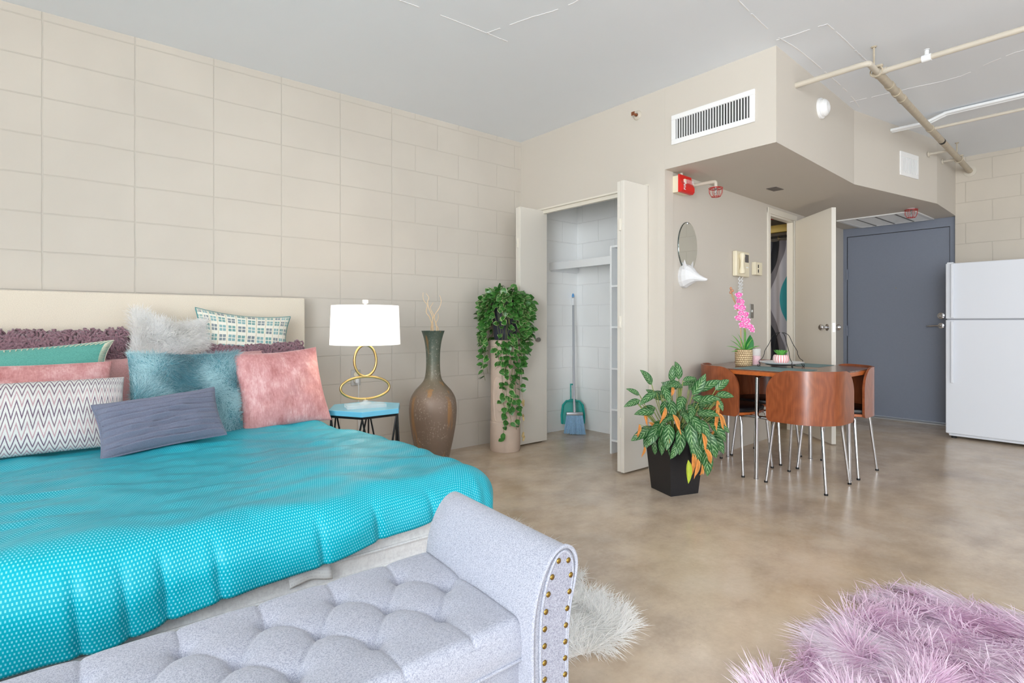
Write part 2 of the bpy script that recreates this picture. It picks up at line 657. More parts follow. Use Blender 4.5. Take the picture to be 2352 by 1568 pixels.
def chevron_mat():
    t = NT('chevron_weave')
    s = t.sep(t.co('UV'))
    x = t.math('MULTIPLY', s[0], 27.0)
    tri = t.math('ABSOLUTE', t.math('SUBTRACT', t.math('MULTIPLY', t.math('FRACT', x), 2.0), 1.0))
    y = t.math('ADD', t.math('MULTIPLY', s[1], 10.0), t.math('MULTIPLY', tri, 1.5))
    ny = t.noise(t.co('UV'), 120, 3, 0.8)
    y = t.math('ADD', y, t.math('MULTIPLY', ny, 0.16))
    fr = t.math('FRACT', y)
    rid = t.math('MODULO', t.math('FLOOR', y), 3.0)
    line = t.math('LESS_THAN', fr, 0.34)
    c1 = t.ramp(t.math('DIVIDE', rid, 3.0), [(0.0, lin(96, 62, 96)), (0.3, lin(190, 150, 160)), (0.6, lin(120, 92, 112))], 'CONSTANT')
    dots = t.noise(t.co('UV'), 330, 2, 0.9)
    line = t.math('MULTIPLY', line, t.ramp(dots, [(0.36, (0.25, 0.25, 0.25)), (0.5, (1, 1, 1))]))
    col = t.mix(line, t.ramp(dots, [(0.4, lin(206, 206, 204)), (0.6, lin(236, 236, 232))]), c1)
    t.bs(Base_Color=col, Roughness=0.9)
    t.bump(t.math('SUBTRACT', dots, line), 0.5, 0.003)
    return t.m


def check_mat():
    t = NT('teal_window_check')
    s = t.sep(t.co('UV'))
    X = t.math('MULTIPLY', s[0], 14.0); Y = t.math('MULTIPLY', s[1], 7.5)
    fx = t.math('SUBTRACT', t.math('FRACT', X), 0.5); fy = t.math('SUBTRACT', t.math('FRACT', Y), 0.5)
    inb = t.math('MULTIPLY', t.math('LESS_THAN', t.math('ABSOLUTE', fx), 0.36), t.math('LESS_THAN', t.math('ABSOLUTE', fy), 0.32))
    gap = t.math('MULTIPLY', t.math('GREATER_THAN', t.math('ABSOLUTE', fx), 0.035), t.math('GREATER_THAN', t.math('ABSOLUTE', fy), 0.04))
    m = t.math('MULTIPLY', inb, gap)
    par = t.math('MODULO', t.math('ADD', t.math('FLOOR', X), t.math('MULTIPLY', t.math('FLOOR', Y), 1.0)), 3.0)
    tone = t.ramp(t.math('DIVIDE', par, 3.0), [(0.0, lin(70, 148, 140)), (0.3, lin(96, 96, 112)), (0.6, lin(120, 176, 178))], 'CONSTANT')
    tone = t.mix(t.noise(t.co('UV'), 70, 2), tone, lin(150, 170, 172))
    lx = t.math('GREATER_THAN', t.math('ABSOLUTE', fx), 0.465)
    base = t.mix(lx, lin(232, 230, 218), lin(206, 196, 168))
    t.bs(Base_Color=t.mix(m, base, tone), Roughness=0.85)
    return t.m


M_chev = chevron_mat()
M_check = check_mat()
M_piping = plain('teal_piping', (78, 140, 142), 0.7)
M_shag = fabric_mat('mauve_loop_yarn', (146, 112, 122), (120, 90, 100), 90, 0.95, 0.4, 0.3)

# ------------------------------------------------------------------ room shell
X1, Y1, H = 3.30, 3.83, 2.68
SZ = 2.11
XD = 7.0
WX, WY = -4.3, -3.5         # walls behind the camera

struct(MB().box((WX - 0.1, WY - 0.1, -0.1), (XD + 0.2, 5.0, 0)).build('floor', M_floor))

cb = MB().box((WX - 0.1, WY - 0.1, H), (XD + 0.2, 5.0, H + 0.1))
seams = [[(1.2, 2.55), (1.57, 2.516), (2.051, 2.501)], [(1.9, 2.505), (1.98, 2.25), (2.064, 1.974), (2.0, 1.7)],
         [(2.6, 1.40), (2.713, 1.433), (3.173, 1.469), (3.5, 1.46), (4.3, 1.50), (4.72, 1.55)],
         [(3.24, 1.49), (3.277, 1.232)], [(3.277, 1.232), (3.5, 1.235), (3.845, 1.246), (4.4, 1.26)],
         [(4.569, 1.56), (4.62, 1.2), (4.65, 0.928), (4.497, 0.616), (4.5, 0.0)]]
for sm in seams:
    P = smooth_path([(x, y, 0) for x, y in sm], 14)
    for i, (a, b) in enumerate(zip(P[:-1], P[1:])):
        if noi(a.x * 9, a.y * 9, 1) < -0.28:
            continue
        d = (b - a).normalized(); n = Vector((-d.y, d.x, 0)) * (0.003 + 0.002 * noi(a.x * 30, a.y * 30))
        j = noi(a.x * 25, a.y * 25, 3) * 0.006
        z = H - 0.0016
        cb.add([(a.x + n.x + j, a.y + n.y, z), (a.x - n.x + j, a.y - n.y, z), (b.x - n.x + j, b.y - n.y, z), (b.x + n.x + j, b.y + n.y, z),
                (a.x + n.x + j, a.y + n.y, H + 0.01), (a.x - n.x + j, a.y - n.y, H + 0.01), (b.x - n.x + j, b.y - n.y, H + 0.01), (b.x + n.x + j, b.y + n.y, H + 0.01)],
               [(0, 1, 2, 3), (0, 4, 5, 1), (1, 5, 6, 2), (2, 6, 7, 3), (3, 7, 4, 0)], mi=1)
struct(cb.build('ceiling', [M_ceil, M_seam], smooth=False))

wl = MB()
wl.box((WX - 0.1, Y1, 0), (2.008, Y1 + 0.12, H), mi=0)
wl.box((2.008, Y1, 0), (X1, Y1 + 0.12, H), mi=1)
struct(wl.build('wall_left', [M_stack, M_run], smooth=False))
struct(MB().box((X1, Y1, 0), (4.14, Y1 + 0.12, H)).build('wall_closet_side', M_closet_x, smooth=False))
struct(MB().box((4.04, 2.45, 0), (4.14, Y1, H)).build('wall_closet_back', M_closet_y, smooth=False))
struct(MB().box((X1 + 0.1, 2.42, 0), (4.04, 2.47, H)).build('wall_closet_right', M_white, smooth=False))
struct(MB().box((X1 + 0.1, 2.47, 2.45), (4.04, Y1, 2.5)).build('ceiling_closet', M_white, smooth=False))

# closet wall with its opening, one plane with the face of the dropped ceiling
CY0, CY1, CZ = 2.43, 3.655, 2.035
HW = (3.30, 2.295)            # start of the hall wall
wb = MB()
wb.box((X1, HW[1] - 0.003, CZ), (X1 + 0.1, Y1, H))
wb.box((X1, CY1, 0), (X1 + 0.1, Y1, CZ))
wb.box((X1, HW[1] - 0.003, 0), (X1 + 0.1, CY0, CZ))
struct(wb.build('wall_back', M_paint, smooth=False))
# opening trim and track
tb = MB()
tb.box((X1 - 0.004, CY0, CZ - 0.012), (X1 + 0.1, CY1, CZ + 0.001))
tb.box((X1 + 0.02, CY0, CZ - 0.04), (X1 + 0.05, CY1, CZ - 0.012))
struct(tb.build('trim_closet', M_trim_w, smooth=False))

# dropped ceiling over the entry
sb = MB().prism([(X1, 2.2915), (X1, 1.52), (4.77, 1.60), (6.12, 1.385), (XD + 0.02, 1.427), (XD + 0.02, 2.7), (X1 + 0.1, 2.46), (X1 + 0.1, 2.2915)], SZ, H)
so = struct(sb.build('ceiling_soffit', M_paint, smooth=False))

# hall wall with the bathroom opening
HA = atan2(2.46 - HW[1], XD - HW[0])
MH = Matrix.Translation((HW[0], HW[1], 0)) @ Matrix.Rotation(HA, 4, 'Z')
D0, D1, DZ, HT = 1.715, 2.265, 2.03, 0.055
hb = MB()
hb.box((0.0, 0, 0), (D0, HT, SZ), M=MH)
hb.box((D0, 0, DZ), (D1, HT, SZ), M=MH)
hb.box((D1, 0, 0), (3.72, HT, SZ), M=MH)
struct(hb.build('wall_hall', M_paint, smooth=False))
tc = MB()
tc.box((D0 - 0.055, -0.014, 0), (D0, 0.0, DZ + 0.05), 0.003, M=MH)
tc.box((D1, -0.014, 0), (D1 + 0.055, 0.0, DZ + 0.05), 0.003, M=MH)
tc.box((D0 - 0.055, -0.015, DZ), (D1 + 0.055, 0.0, DZ + 0.052), 0.003, M=MH)
tc.box((D0, 0.0, 0), (D0 + 0.010, HT, DZ), M=MH)
tc.box((D1 - 0.016, 0.0, 0), (D1, HT, DZ), M=MH)
tc.box((D0, 0.0, DZ - 0.016), (D1, HT, DZ), M=MH)
struct(tc.build('trim_bathroom', M_trim_w, smooth=False))

# entry wall: grey framed door, then block
eb = MB()
eb.box((XD, 1.427, 0), (XD + 0.12, 1.478, SZ + 0.02))
eb.box((XD, 2.423, 0), (XD + 0.12, 2.52, SZ + 0.02))
eb.box((XD, 1.478, 2.018), (XD + 0.12, 2.423, SZ + 0.02))
struct(eb.build('wall_entry', M_grey_door, smooth=False))
struct(MB().box((6.955, WY, 0), (XD + 0.12, 1.427, H)).build('wall_right', M_block_e, smooth=False))
dj = MB()
dj.box((XD + 0.01, 1.480, 0), (XD + 0.05, 1.4835, 2.016))
dj.box((XD + 0.01, 2.4175, 0), (XD + 0.05, 2.421, 2.016))
dj.box((XD + 0.01, 1.48, 2.0125), (XD + 0.05, 2.421, 2.016))
struct(dj.build('entry_gap_shade', M_dark, smooth=False))  # near-black strips paint the shade in the gap round the door leaf

# walls behind the camera, each with a long window opening
def windowed(name, axis, at, a0, a1, w0, w1, z0=0.25, z1=2.6):
    b = MB()
    def bx(p0, p1, q0, q1):
        if axis == 'x':
            b.box((at - 0.1, p0, q0), (at, p1, q1))
        else:
            b.box((p0, at - 0.1, q0), (p1, at, q1))
    bx(a0, w0, 0, H); bx(w1, a1, 0, H); bx(w0, w1, 0, z0); bx(w0, w1, z1, H)
    struct(b.build(name, M_paint, smooth=False))
    f = MB()
    n = 5
    for i in range(n + 1):
        p = w0 + (w1 - w0) * i / n
        if axis == 'x':
            f.box((at - 0.08, p - 0.02, z0), (at - 0.04, p + 0.02, z1))
        else:
            f.box((p - 0.02, at - 0.08, z0), (p + 0.02, at - 0.04, z1))
    return f

struct(windowed('wall_window', 'x', WX, WY, Y1, -3.45, 0.0).build('window_1', M_black, smooth=False))
struct(windowed('wall_front', 'y', WY, WX, XD, 0.0, 5.2).build('window_2', M_black, smooth=False))

# bathroom behind the hall wall
bb = MB()
bb.box((4.3, 3.9, 0), (XD, 4.0, 2.3))
bb.box((XD, 2.5, 0), (XD + 0.1, 4.0, 2.3))
bb.box((4.2, 2.47, 0), (4.3, 4.0, 2.3))
struct(bb.build('wall_bathroom', M_paint, smooth=False))
struct(MB().box((4.2, 2.55, 2.22), (XD, 4.0, 2.28)).build('ceiling_bathroom', M_paint, smooth=False))
bl = bpy.data.lights.new('bathroom_point_light', 'POINT'); bl.energy = 9; bl.color = (1, 0.9, 0.72); bl.shadow_soft_size = 0.1
blo = bpy.data.objects.new('bathroom_point_light', bl); C.objects.link(blo); blo.location = (5.0, 3.3, 2.0)  # unseen warm point light in the bathroom, no fixture modelled
# ------------------------------------------------------------------ bed
bed = thing('bed', 'wide bed with a cream upholstered headboard against the block wall', 'bed', (0.33, 2.6, 0))
MB().box((-0.70, 3.715, 0.02), (1.312, 3.80, 1.207), 0.012, seg=3).build('headboard', M_headb, bed)
mt = MB()
def mattress_pt(u, v):
    return (0, 0, 0)
mb_ = bmesh.new()
bmesh.ops.create_cube(mb_, size=1)
for v in mb_.verts:
    v.co = Vector((0.27 + v.co.x * 1.82, 2.675 + v.co.y * 2.07, 0.352 + v.co.z * 0.235))
bmesh.ops.bevel(mb_, geom=list(mb_.edges), offset=0.035, segments=4, profile=0.6, affect='EDGES')
mt.bm(mb_)
mattress = mt.build('mattress', M_linen, bed)
mp = MB()
for z in (0.262, 0.318):
    mp.tube([(-0.62, 1.636, z), (0.3, 1.634, z + 0.002), (1.15, 1.636, z)], 0.005, 6)
    mp.tube([(1.184, 1.66, z), (1.186, 3.6, z)], 0.005, 6)
mp.build('mattress_piping', M_linen, mattress)
tg = MB()
tg.grid(lambda u, v: (0.52 + 0.125 * u + 0.01 * v, 1.632 - 0.012 * sin(v * 2.6) - 0.004 * sin(u * 9), 0.345 - 0.062 * v + 0.008 * sin(u * 4)), 10, 8)
M_tag = NT('white_printed_tag')
ss = M_tag.sep(M_tag.co('UV'))
ln = M_tag.math('GREATER_THAN', M_tag.math('FRACT', M_tag.math('MULTIPLY', ss[1], 6.0)), 0.72)
wd = M_tag.ramp(M_tag.noise(M_tag.mapped(M_tag.co('UV'), (60, 6, 1)), 1.0, 2), [(0.5, (0, 0, 0)), (0.56, (1, 1, 1))])
M_tag.bs(Base_Color=M_tag.mix(M_tag.math('MULTIPLY', M_tag.math('MULTIPLY', ln, wd), 0.35), lin(246, 246, 246), lin(150, 150, 160)), Roughness=0.7)
t_ = tg.build('care_tag', M_tag.m, bed, solid=0.001)
fr = MB()
fr.box((-0.63, 1.66, 0.10), (1.18, 3.71, 0.236), 0.01)
fr.build('bed_frame', M_linen, bed)
for x in (-0.55, 1.14):
    for y in (1.76, 3.55):
        MB().cyl((x, y, 0), (x, y, 0.12), 0.022).build('leg', M_black, bed)

# duvet
DX0, DX1, DY0, DY1, DT, DR = -0.58, 1.165, 1.715, 3.30, 0.497, 0.125
def duvet_pt(a, b):
    """a: metres across, b: metres towards the foot measured as a y coordinate"""
    ox = a - DX1 if a > DX1 else (a - DX0 if a < DX0 else 0.0)
    oy = b - DY0 if b < DY0 else 0.0
    d = hypot(ox, oy)
    x = min(max(a, DX0), DX1)
    hs = min(1.0, max(0.0, (b - 2.45) / 0.35))
    x -= 0.10 * hs * hs * (3 - 2 * hs) * min(1.0, max(0.0, (a - 0.9) / 0.25)); y = max(b, DY0)
    wr = 0.018 * noi(a * 1.6 + b * 0.8, b * 2.4 - a * 0.6, 1.0, 1.0) + 0.010 * noi(a * 3 - b * 1.5, b * 6 + a * 2.2, 5.0) \
        + 0.008 * noi(a * 7 + b * 5, b * 13 - a * 4, 2.0)
    rg = noi(a * 1.1 + 3, b * 1.1, 7.0)
    wr += 0.011 * max(0, 1 - abs(((b + 0.28 * a + 0.08 * noi(a * 3, b * 3, 4)) * 3.4) % 1 - 0.5) * 6) * max(0, rg + 0.15) * 2
    puff = 0.012
    if d < 1e-6:
        return (x, y, DT + wr + puff)
    nx, ny = ox / d, oy / d
    R = DR
    th = min(d / R, pi / 2)
    out = R * sin(th); z = DT + puff - R * (1 - cos(th))
    if d > R * pi / 2:
        z -= d - R * pi / 2
    along = a if oy and not ox else (b if ox and not oy else atan2(ny, nx) * 0.35 + a)
    fold = (0.55 * sin(along * 21 + 2 * noi(along * 2, 0.3, 2)) + noi(along * 5, d * 2.0, 3.0)) * 0.009 * min(1, max(0, d - 0.05) / 0.16)
    for fx, fa in ((0.04, 0.014), (0.13, 0.012), (0.21, 0.016), (0.33, 0.014), (0.60, 0.012), (0.78, 0.012), (0.98, 0.014)):
        if oy and not ox:
            fold -= fa * math.exp(-((a - fx - 0.1 * (d - 0.1)) / 0.013) ** 2) * min(1, max(0, d - 0.08) / 0.1)
    out += fold + wr * sin(th)
    z += wr * cos(th)
    return (x + nx * out, y + ny * out, z)

def duvet_grid(u, v):
    a = -0.80 + u * (1.165 + 0.36 + 0.80)
    over = 0.192 + 0.095 * min(1, max(0, (1.0 - a) / 0.95)) + 0.012 * noi(a * 4, 1.0) + (0.10 * min(1, max(0, a - 1.10) / 0.2))
    # corner cloth is cut round
    if a > DX1:
        over = max(0.05, over - (a - DX1) * 0.1)
    vv = v
    b = DY1 - vv * (DY1 - DY0 + over)
    return duvet_pt(a, b)

dv = MB().grid(duvet_grid, 300, 260)
dv.uv = [(u * 2.325, v * 1.85) for u, v in dv.uv]
duvet = dv.build('duvet', M_duvet, smooth=True, angle=180, solid=0.012)
tag(duvet, 'turquoise satin duvet with pale woven dashes covering the bed', 'duvet')


# ------------------------------------------------------------------ cushions
def cushion_fn(w, h, t, pinch=0.07, lump=0.012, seed=0, sag=0.0):
    def f(u, v, side):
        """u,v in -1..1, side +1 back, -1 front; local X width, Z height, Y depth"""
        x = u * w / 2 * (1 - pinch * (1 - v * v))
        z = v * h / 2 * (1 - pinch * (1 - u * u)) - sag * (1 - u * u) * (v + 1) * 0.5
        k = max(0.0, (1 - u * u) * (1 - v * v)) ** 0.42
        e = k * (t / 2 + lump * noi(u * 1.7 + seed, v * 1.7, seed * 1.3) + lump * 0.5 * noi(u * 4 + seed, v * 4, seed))
        return (x, side * e, z)
    return f


def cushion_mb(fn, M, n=36, crease=None):
    b = MB()
    def mk(side):
        def g(u, v):
            # concentrate rows near the rim so the edge stays round
            uu = sin((u - 0.5) * pi); vv = sin((v - 0.5) * pi)
            p = Vector(fn(uu, vv, side))
            if crease:
                p.y += side * crease(uu, vv)
            return M @ p
        return g
    b.grid(mk(-1), n, n)
    b.f = [f[::1] for f in b.f]
    k = len(b.v)
    c = MB().grid(mk(1), n, n)
    b.add(c.v, [f[::-1] for f in c.f], c.uv)
    return b


def place(center, lean, yaw=0, roll=0):
    return Matrix.Translation(center) @ Matrix.Rotation(radians(yaw), 4, 'Z') @ Matrix.Rotation(radians(-lean), 4, 'X') @ Matrix.Rotation(radians(roll), 4, 'Y')


def rim(fn, M, r, name, mat, parent, off=0.0):
    pts = []
    for i in range(120):
        s = i / 30.0
        k = int(s); q = (s - k) * 2 - 1
        u, v = [(q, -1), (1, q), (-q, 1), (-1, -q)][k]
        pts.append(M @ Vector(fn(u, v, 1)))
    return MB().tube(pts, r, 6, closed=True).build(name, mat, parent)


def sampler(fn, M, n, seed, sides=(-1,), vmin=-1):
    r = np.random.RandomState(seed)
    P, N = [], []
    for i in range(n):
        sd = sides[i % len(sides)]
        u, v = r.uniform(-1, 1), r.uniform(vmin, 1)
        e = 0.01
        u = max(-0.995, min(0.995, u)); v = max(-0.995, min(0.995, v))
        p = Vector(fn(u, v, sd)); pu = Vector(fn(u - e, v, sd)); pv = Vector(fn(u, v - e, sd))
        nn = (p - pu).cross(p - pv)
        if nn.length < 1e-12:
            nn = Vector((0, sd, 0))
        nn.normalize()
        if nn.y * sd < 0:
            nn = -nn
        P.append(M @ p); N.append(M.to_3x3() @ nn)
    return np.array(P), np.array(N)


def cushion(name, label, w, h, t, center, lean, yaw, roll, mat, seed=0, group=None, pinch=0.07, piping=None, sag=0.0, crease=None, n=36, solo=True):
    fn = cushion_fn(w, h, t, pinch, 0.014, seed, sag)
    M = place(center, lean, yaw, roll)
    b = cushion_mb(fn, M, n, crease)
    if solo and not piping:
        o = b.build(name, mat, angle=180)
        tag(o, label, 'pillow', group)
        return o, fn, M
    root = thing(name, label, 'pillow', tuple(center), group)
    b.build('cover', mat, root, angle=180)
    if piping:
        rim(fn, M, piping[0], 'piping', piping[1], root)
    return root, fn, M


M_wfur = fur_mat('white_long_fur', (250, 249, 247), (255, 255, 255), 0.8, 0.2, 0.5)
M_bfur = fur_mat('teal_blue_tinsel_fur', (78, 144, 160), (198, 232, 238), 0.35, 0.7, 0.3, 1.0)  # pale clump tone puts whitish highlights into the fibre colour
M_furbase_w = plain('white_pelt_backing', (240, 238, 236), 0.9)
M_furbase_b = plain('teal_pelt_backing', (96, 152, 166), 0.9)
M_furbase_p = plain('lilac_pelt_backing', (232, 200, 224), 0.9)
M_pfur = fur_mat('lilac_long_fur', (238, 208, 230), (255, 246, 253), 0.6, 0.3, 0.45)


def shag(name, parent, fn, M, count, seed, vmin=-1, Lr=0.022):
    r = random.Random(seed)
    P, N = sampler(fn, M, count, seed, (-1, -1, 1), vmin)
    b = MB()
    for p, nn in zip(P, N):
        p = Vector(p); nn = Vector(nn)
        q = Vector((r.uniform(-1, 1), r.uniform(-1, 1), r.uniform(-1, 1)))
        s = nn.cross(q).normalized(); L = Lr * r.uniform(0.7, 1.35)
        pts = [p, p + nn * L * 0.55 + s * L * 0.2, p + nn * L + s * L * 0.6, p + nn * L * 0.8 + s * L * 1.15, p + nn * L * 0.35 + s * L * 1.1]
        b.tube(pts, [0.004, 0.0055, 0.0062, 0.0055, 0.004], 5)
    return b.build(name, M_shag, parent, angle=180)


# sleeping pillows in dusty rose cases
cushion('pillow', 'dusty rose sleeping pillow mostly hidden behind the left velvet cushion', 0.64, 0.40, 0.15, (0.02, 3.36, 0.685), 28, 0, 0, M_rose, 1)
cushion('pillow', 'dusty rose sleeping pillow peeking out above the blue tinsel fur cushion', 0.62, 0.41, 0.15, (0.66, 3.36, 0.70), 28, 0, 0, M_rose, 2)
# mauve loop-yarn cushions
for cx, cy, cz, w_, h_, lab, sd in ((0.02, 3.53, 0.80, 0.60, 0.40, 'mauve loop yarn cushion at the headboard above the teal stitched cushion', 3),
                                    (0.93, 3.47, 0.70, 0.56, 0.42, 'mauve loop yarn cushion peeking out below the checked cushion', 4)):
    root, fn, M = cushion('shag_cushion', lab, w_, h_, 0.13, (cx, cy, cz), 16, 0, 0, M_shag, sd, solo=False)
    shag('loop_pile', root, fn, M, 3200, sd, 0.0)
# white fur cushion
root, fn, M = cushion('fur_cushion', 'fluffy white long-haired fur cushion against the cream headboard', 0.37, 0.38, 0.12, (0.50, 3.52, 0.91), 14, 0, 7, M_furbase_w, 5, solo=False, pinch=0.12, sag=0.03)
P, N = sampler(fn, M, 12000, 5, (-1, -1, 1), -0.4)
strands('fur', P, N, 0.050, 0.0018, M_wfur, root, (0, -0.1, 0.0), 0.8, 0.35, 5, 0.5, 10)
# checked cushion
root, fn, M = cushion('checked_cushion', 'cream cushion with teal and grey window checks and teal piping', 0.53, 0.31, 0.11, (0.895, 3.56, 0.955), 14, 0, 5.5, M_check, 6, pinch=0.11, piping=(0.0045, M_piping), sag=0.01)
# seafoam cushion with blanket stitch
root, fn, M = cushion('stitched_cushion', 'seafoam knit cushion with cream blanket stitching along its edge', 0.80, 0.30, 0.10, (-0.14, 3.33, 0.80), 24, 0, -3, M_teal, 7, solo=False, pinch=0.13)
st = MB()
for i in range(150):
    s = i / 37.5
    k = int(s); q = (s - k) * 2 - 1
    u, v = [(q, -1), (1, q), (-q, 1), (-1, -q)][min(k, 3)]
    a = M @ Vector(fn(u, v, -1)); u2, v2 = u * 0.93, v * 0.86
    b_ = M @ (Vector(fn(u2, v2, -1)) + Vector((0, -0.004, 0)))
    st.tube([a, (a + b_) / 2 + Vector((0, -0.008, 0.002)), b_], 0.0022, 5)
st.build('blanket_stitching', M_stitch, root)
rim(fn, M, 0.003, 'edge_yarn', M_stitch, root)
# rose velvet cushions
cushion('velvet_cushion', 'rose crushed velvet cushion lying between the seafoam and chevron cushions', 0.60, 0.38, 0.14, (-0.065, 3.17, 0.69), 26, 0, 0, M_velvet, 8, pinch=0.05)
cushion('velvet_cushion', 'large square rose crushed velvet cushion nearest the bedside lamp', 0.455, 0.425, 0.15, (0.945, 3.02, 0.70), 22, 2, -3, M_velvet, 9, pinch=0.08, n=44)
# blue tinsel fur cushion
root, fn, M = cushion('tinsel_fur_cushion', 'square blue teal tinsel fur cushion in the middle of the bed', 0.47, 0.43, 0.14, (0.505, 3.02, 0.70), 22, 0, 2, M_furbase_b, 10, solo=False, pinch=0.06)
P, N = sampler(fn, M, 26000, 10, (-1, -1, -1, 1))
strands('fur', P, N, 0.026, 0.0012, M_bfur, root, (0, 0, -0.1), 1.0, 0.5, 11, 0.7, 7)
# chevron cushion
cushion('chevron_cushion', 'cream and plum chevron woven cushion at the frame edge', 0.58, 0.31, 0.13, (-0.03, 2.93, 0.665), 27, 0, 0, M_chev, 12, pinch=0.04, n=44)
# pleated slate cushion in front
def pleats(u, v):
    s = (v * 0.5 + 0.5) * 9 + 0.25 * noi(u * 2, v * 3, 2)
    fr_ = s - math.floor(s)
    fr_ = fr_ ** 1.5 * 0.020 - 0.006 - 0.016 * math.exp(-((min(fr_, 1 - fr_)) / 0.10) ** 2)
    return fr_ * (max(0, (1 - u * u) * (1 - v * v)) ** 0.3)
root, fn, M = cushion('pleated_cushion', 'small slate blue cushion with horizontal pleats lying frontmost', 0.455, 0.235, 0.11, (0.372, 2.765, 0.628), 32, 1, -5.5, M_greyc, 13, pinch=0.06, piping=(0.004, M_greyc), crease=pleats, n=90)

# ------------------------------------------------------------------ bench
bench = thing('storage_bench', 'light grey tufted storage bench with scrolled arms at the foot of the bed', 'bench', (0.0, 1.08, 0))
BX0, BX1, BY0, BY1, BT = -0.80, 0.785, 0.875, 1.31, 0.420
buttons = []
for j, y in enumerate((1.215, 1.110, 1.005)):
    for i in range(-7, 6):
        x = 0.652 + 0.153 * (i - 1) + (0.0765 if j == 1 else 0) + 0.0
        if BX0 + 0.08 < x < BX1 - 0.03:
            buttons.append((x, y))
segs = []
for i, a in enumerate(buttons):
    for b in buttons[i + 1:]:
        if 0.1 < hypot(a[0] - b[0], a[1] - b[1]) < 0.14:
            segs.append((a, b))
for x, y in buttons:
    if y > 1.2:
        segs.append(((x, y), (x, BY1)))
    if y < 1.02:
        segs.append(((x, y), (x + 0.005, BY0 - 0.02)))
for b in [q for q in buttons if q[0] > 0.68]:
    segs.append((b, (BX1, b[1] + 0.02)))
def seat_z(x, y):
    ex = min(x - BX0, BX1 - x); ey = min(y - BY0, BY1 - y)
    z = BT
    R = 0.022
    for e in (ex, ey):
        if e < R:
            z -= R - sqrt(max(0, R * R - (R - e) ** 2))
    dmin = 9.0; z2 = 0.0
    for bx_, by_ in buttons:
        q = (x - bx_) ** 2 + (y - by_) ** 2
        if q < 0.03:
            z2 -= 0.017 * math.exp(-q / 0.016 ** 2) + 0.009 * math.exp(-q / 0.045 ** 2)
    ds = 9.0
    for (ax, ay), (cx, cy) in segs:
        if abs(x - (ax + cx) / 2) > 0.12 or abs(y - (ay + cy) / 2) > 0.12:
            continue
        L2 = (cx - ax) ** 2 + (cy - ay) ** 2
        t = max(0, min(1, ((x - ax) * (cx - ax) + (y - ay) * (cy - ay)) / L2))
        ds = min(ds, hypot(x - ax - t * (cx - ax), y - ay - t * (cy - ay)))
    z2 -= 0.0035 * math.exp(-(ds / 0.0045) ** 2) + 0.003 * math.exp(-(ds / 0.02) ** 2)
    return z + z2 + 0.010
cu = MB()
NX, NY = 420, 116
def seat_fn(u, v):
    y = BY0 + (BY1 - BY0) * v
    xs = 0.03 * (y - BY0) / (BY1 - BY0) - 0.02
    x = BX0 + (BX1 - BX0) * u
    return (x + xs * u, y, seat_z(x, y))
cu.grid(seat_fn, NX, NY)
k0 = len(cu.v)
cu.grid(lambda u, v: (BX0 + (BX1 - 0.02 - BX0) * u, BY0 + 0.006 * (0.5 - abs(v - 0.5)) * -2, 0.345 + (BT - 0.345 - 0.012) * v), 60, 6)
cu.box((BX0, BY0 + 0.002, 0.345), (BX1 - 0.02, BY1, BT - 0.03))
seat = cu.build('seat_cushion', M_bench, bench, angle=50)
for x, y in buttons:
    xs = (0.03 * (y - BY0) / (BY1 - BY0) - 0.02) * (x - BX0) / (BX1 - BX0)
    MB().sph((x + xs, y, seat_z(x, y) + 0.002), 0.0085, 12, 6, sc=(1, 1, 0.55)).build('button', M_bench, seat)
sm_ = MB()
sm_.tube([(BX0, BY0 - 0.002, 0.347), (BX1 - 0.03, BY0 - 0.002, 0.347)], 0.0035, 6)
sm_.build('seat_piping', M_bench, seat)
MB().box((BX0, BY0 + 0.008, 0.085), (BX1 - 0.025, BY1 - 0.005, 0.341), 0.006).build('storage_box', M_bench, bench)

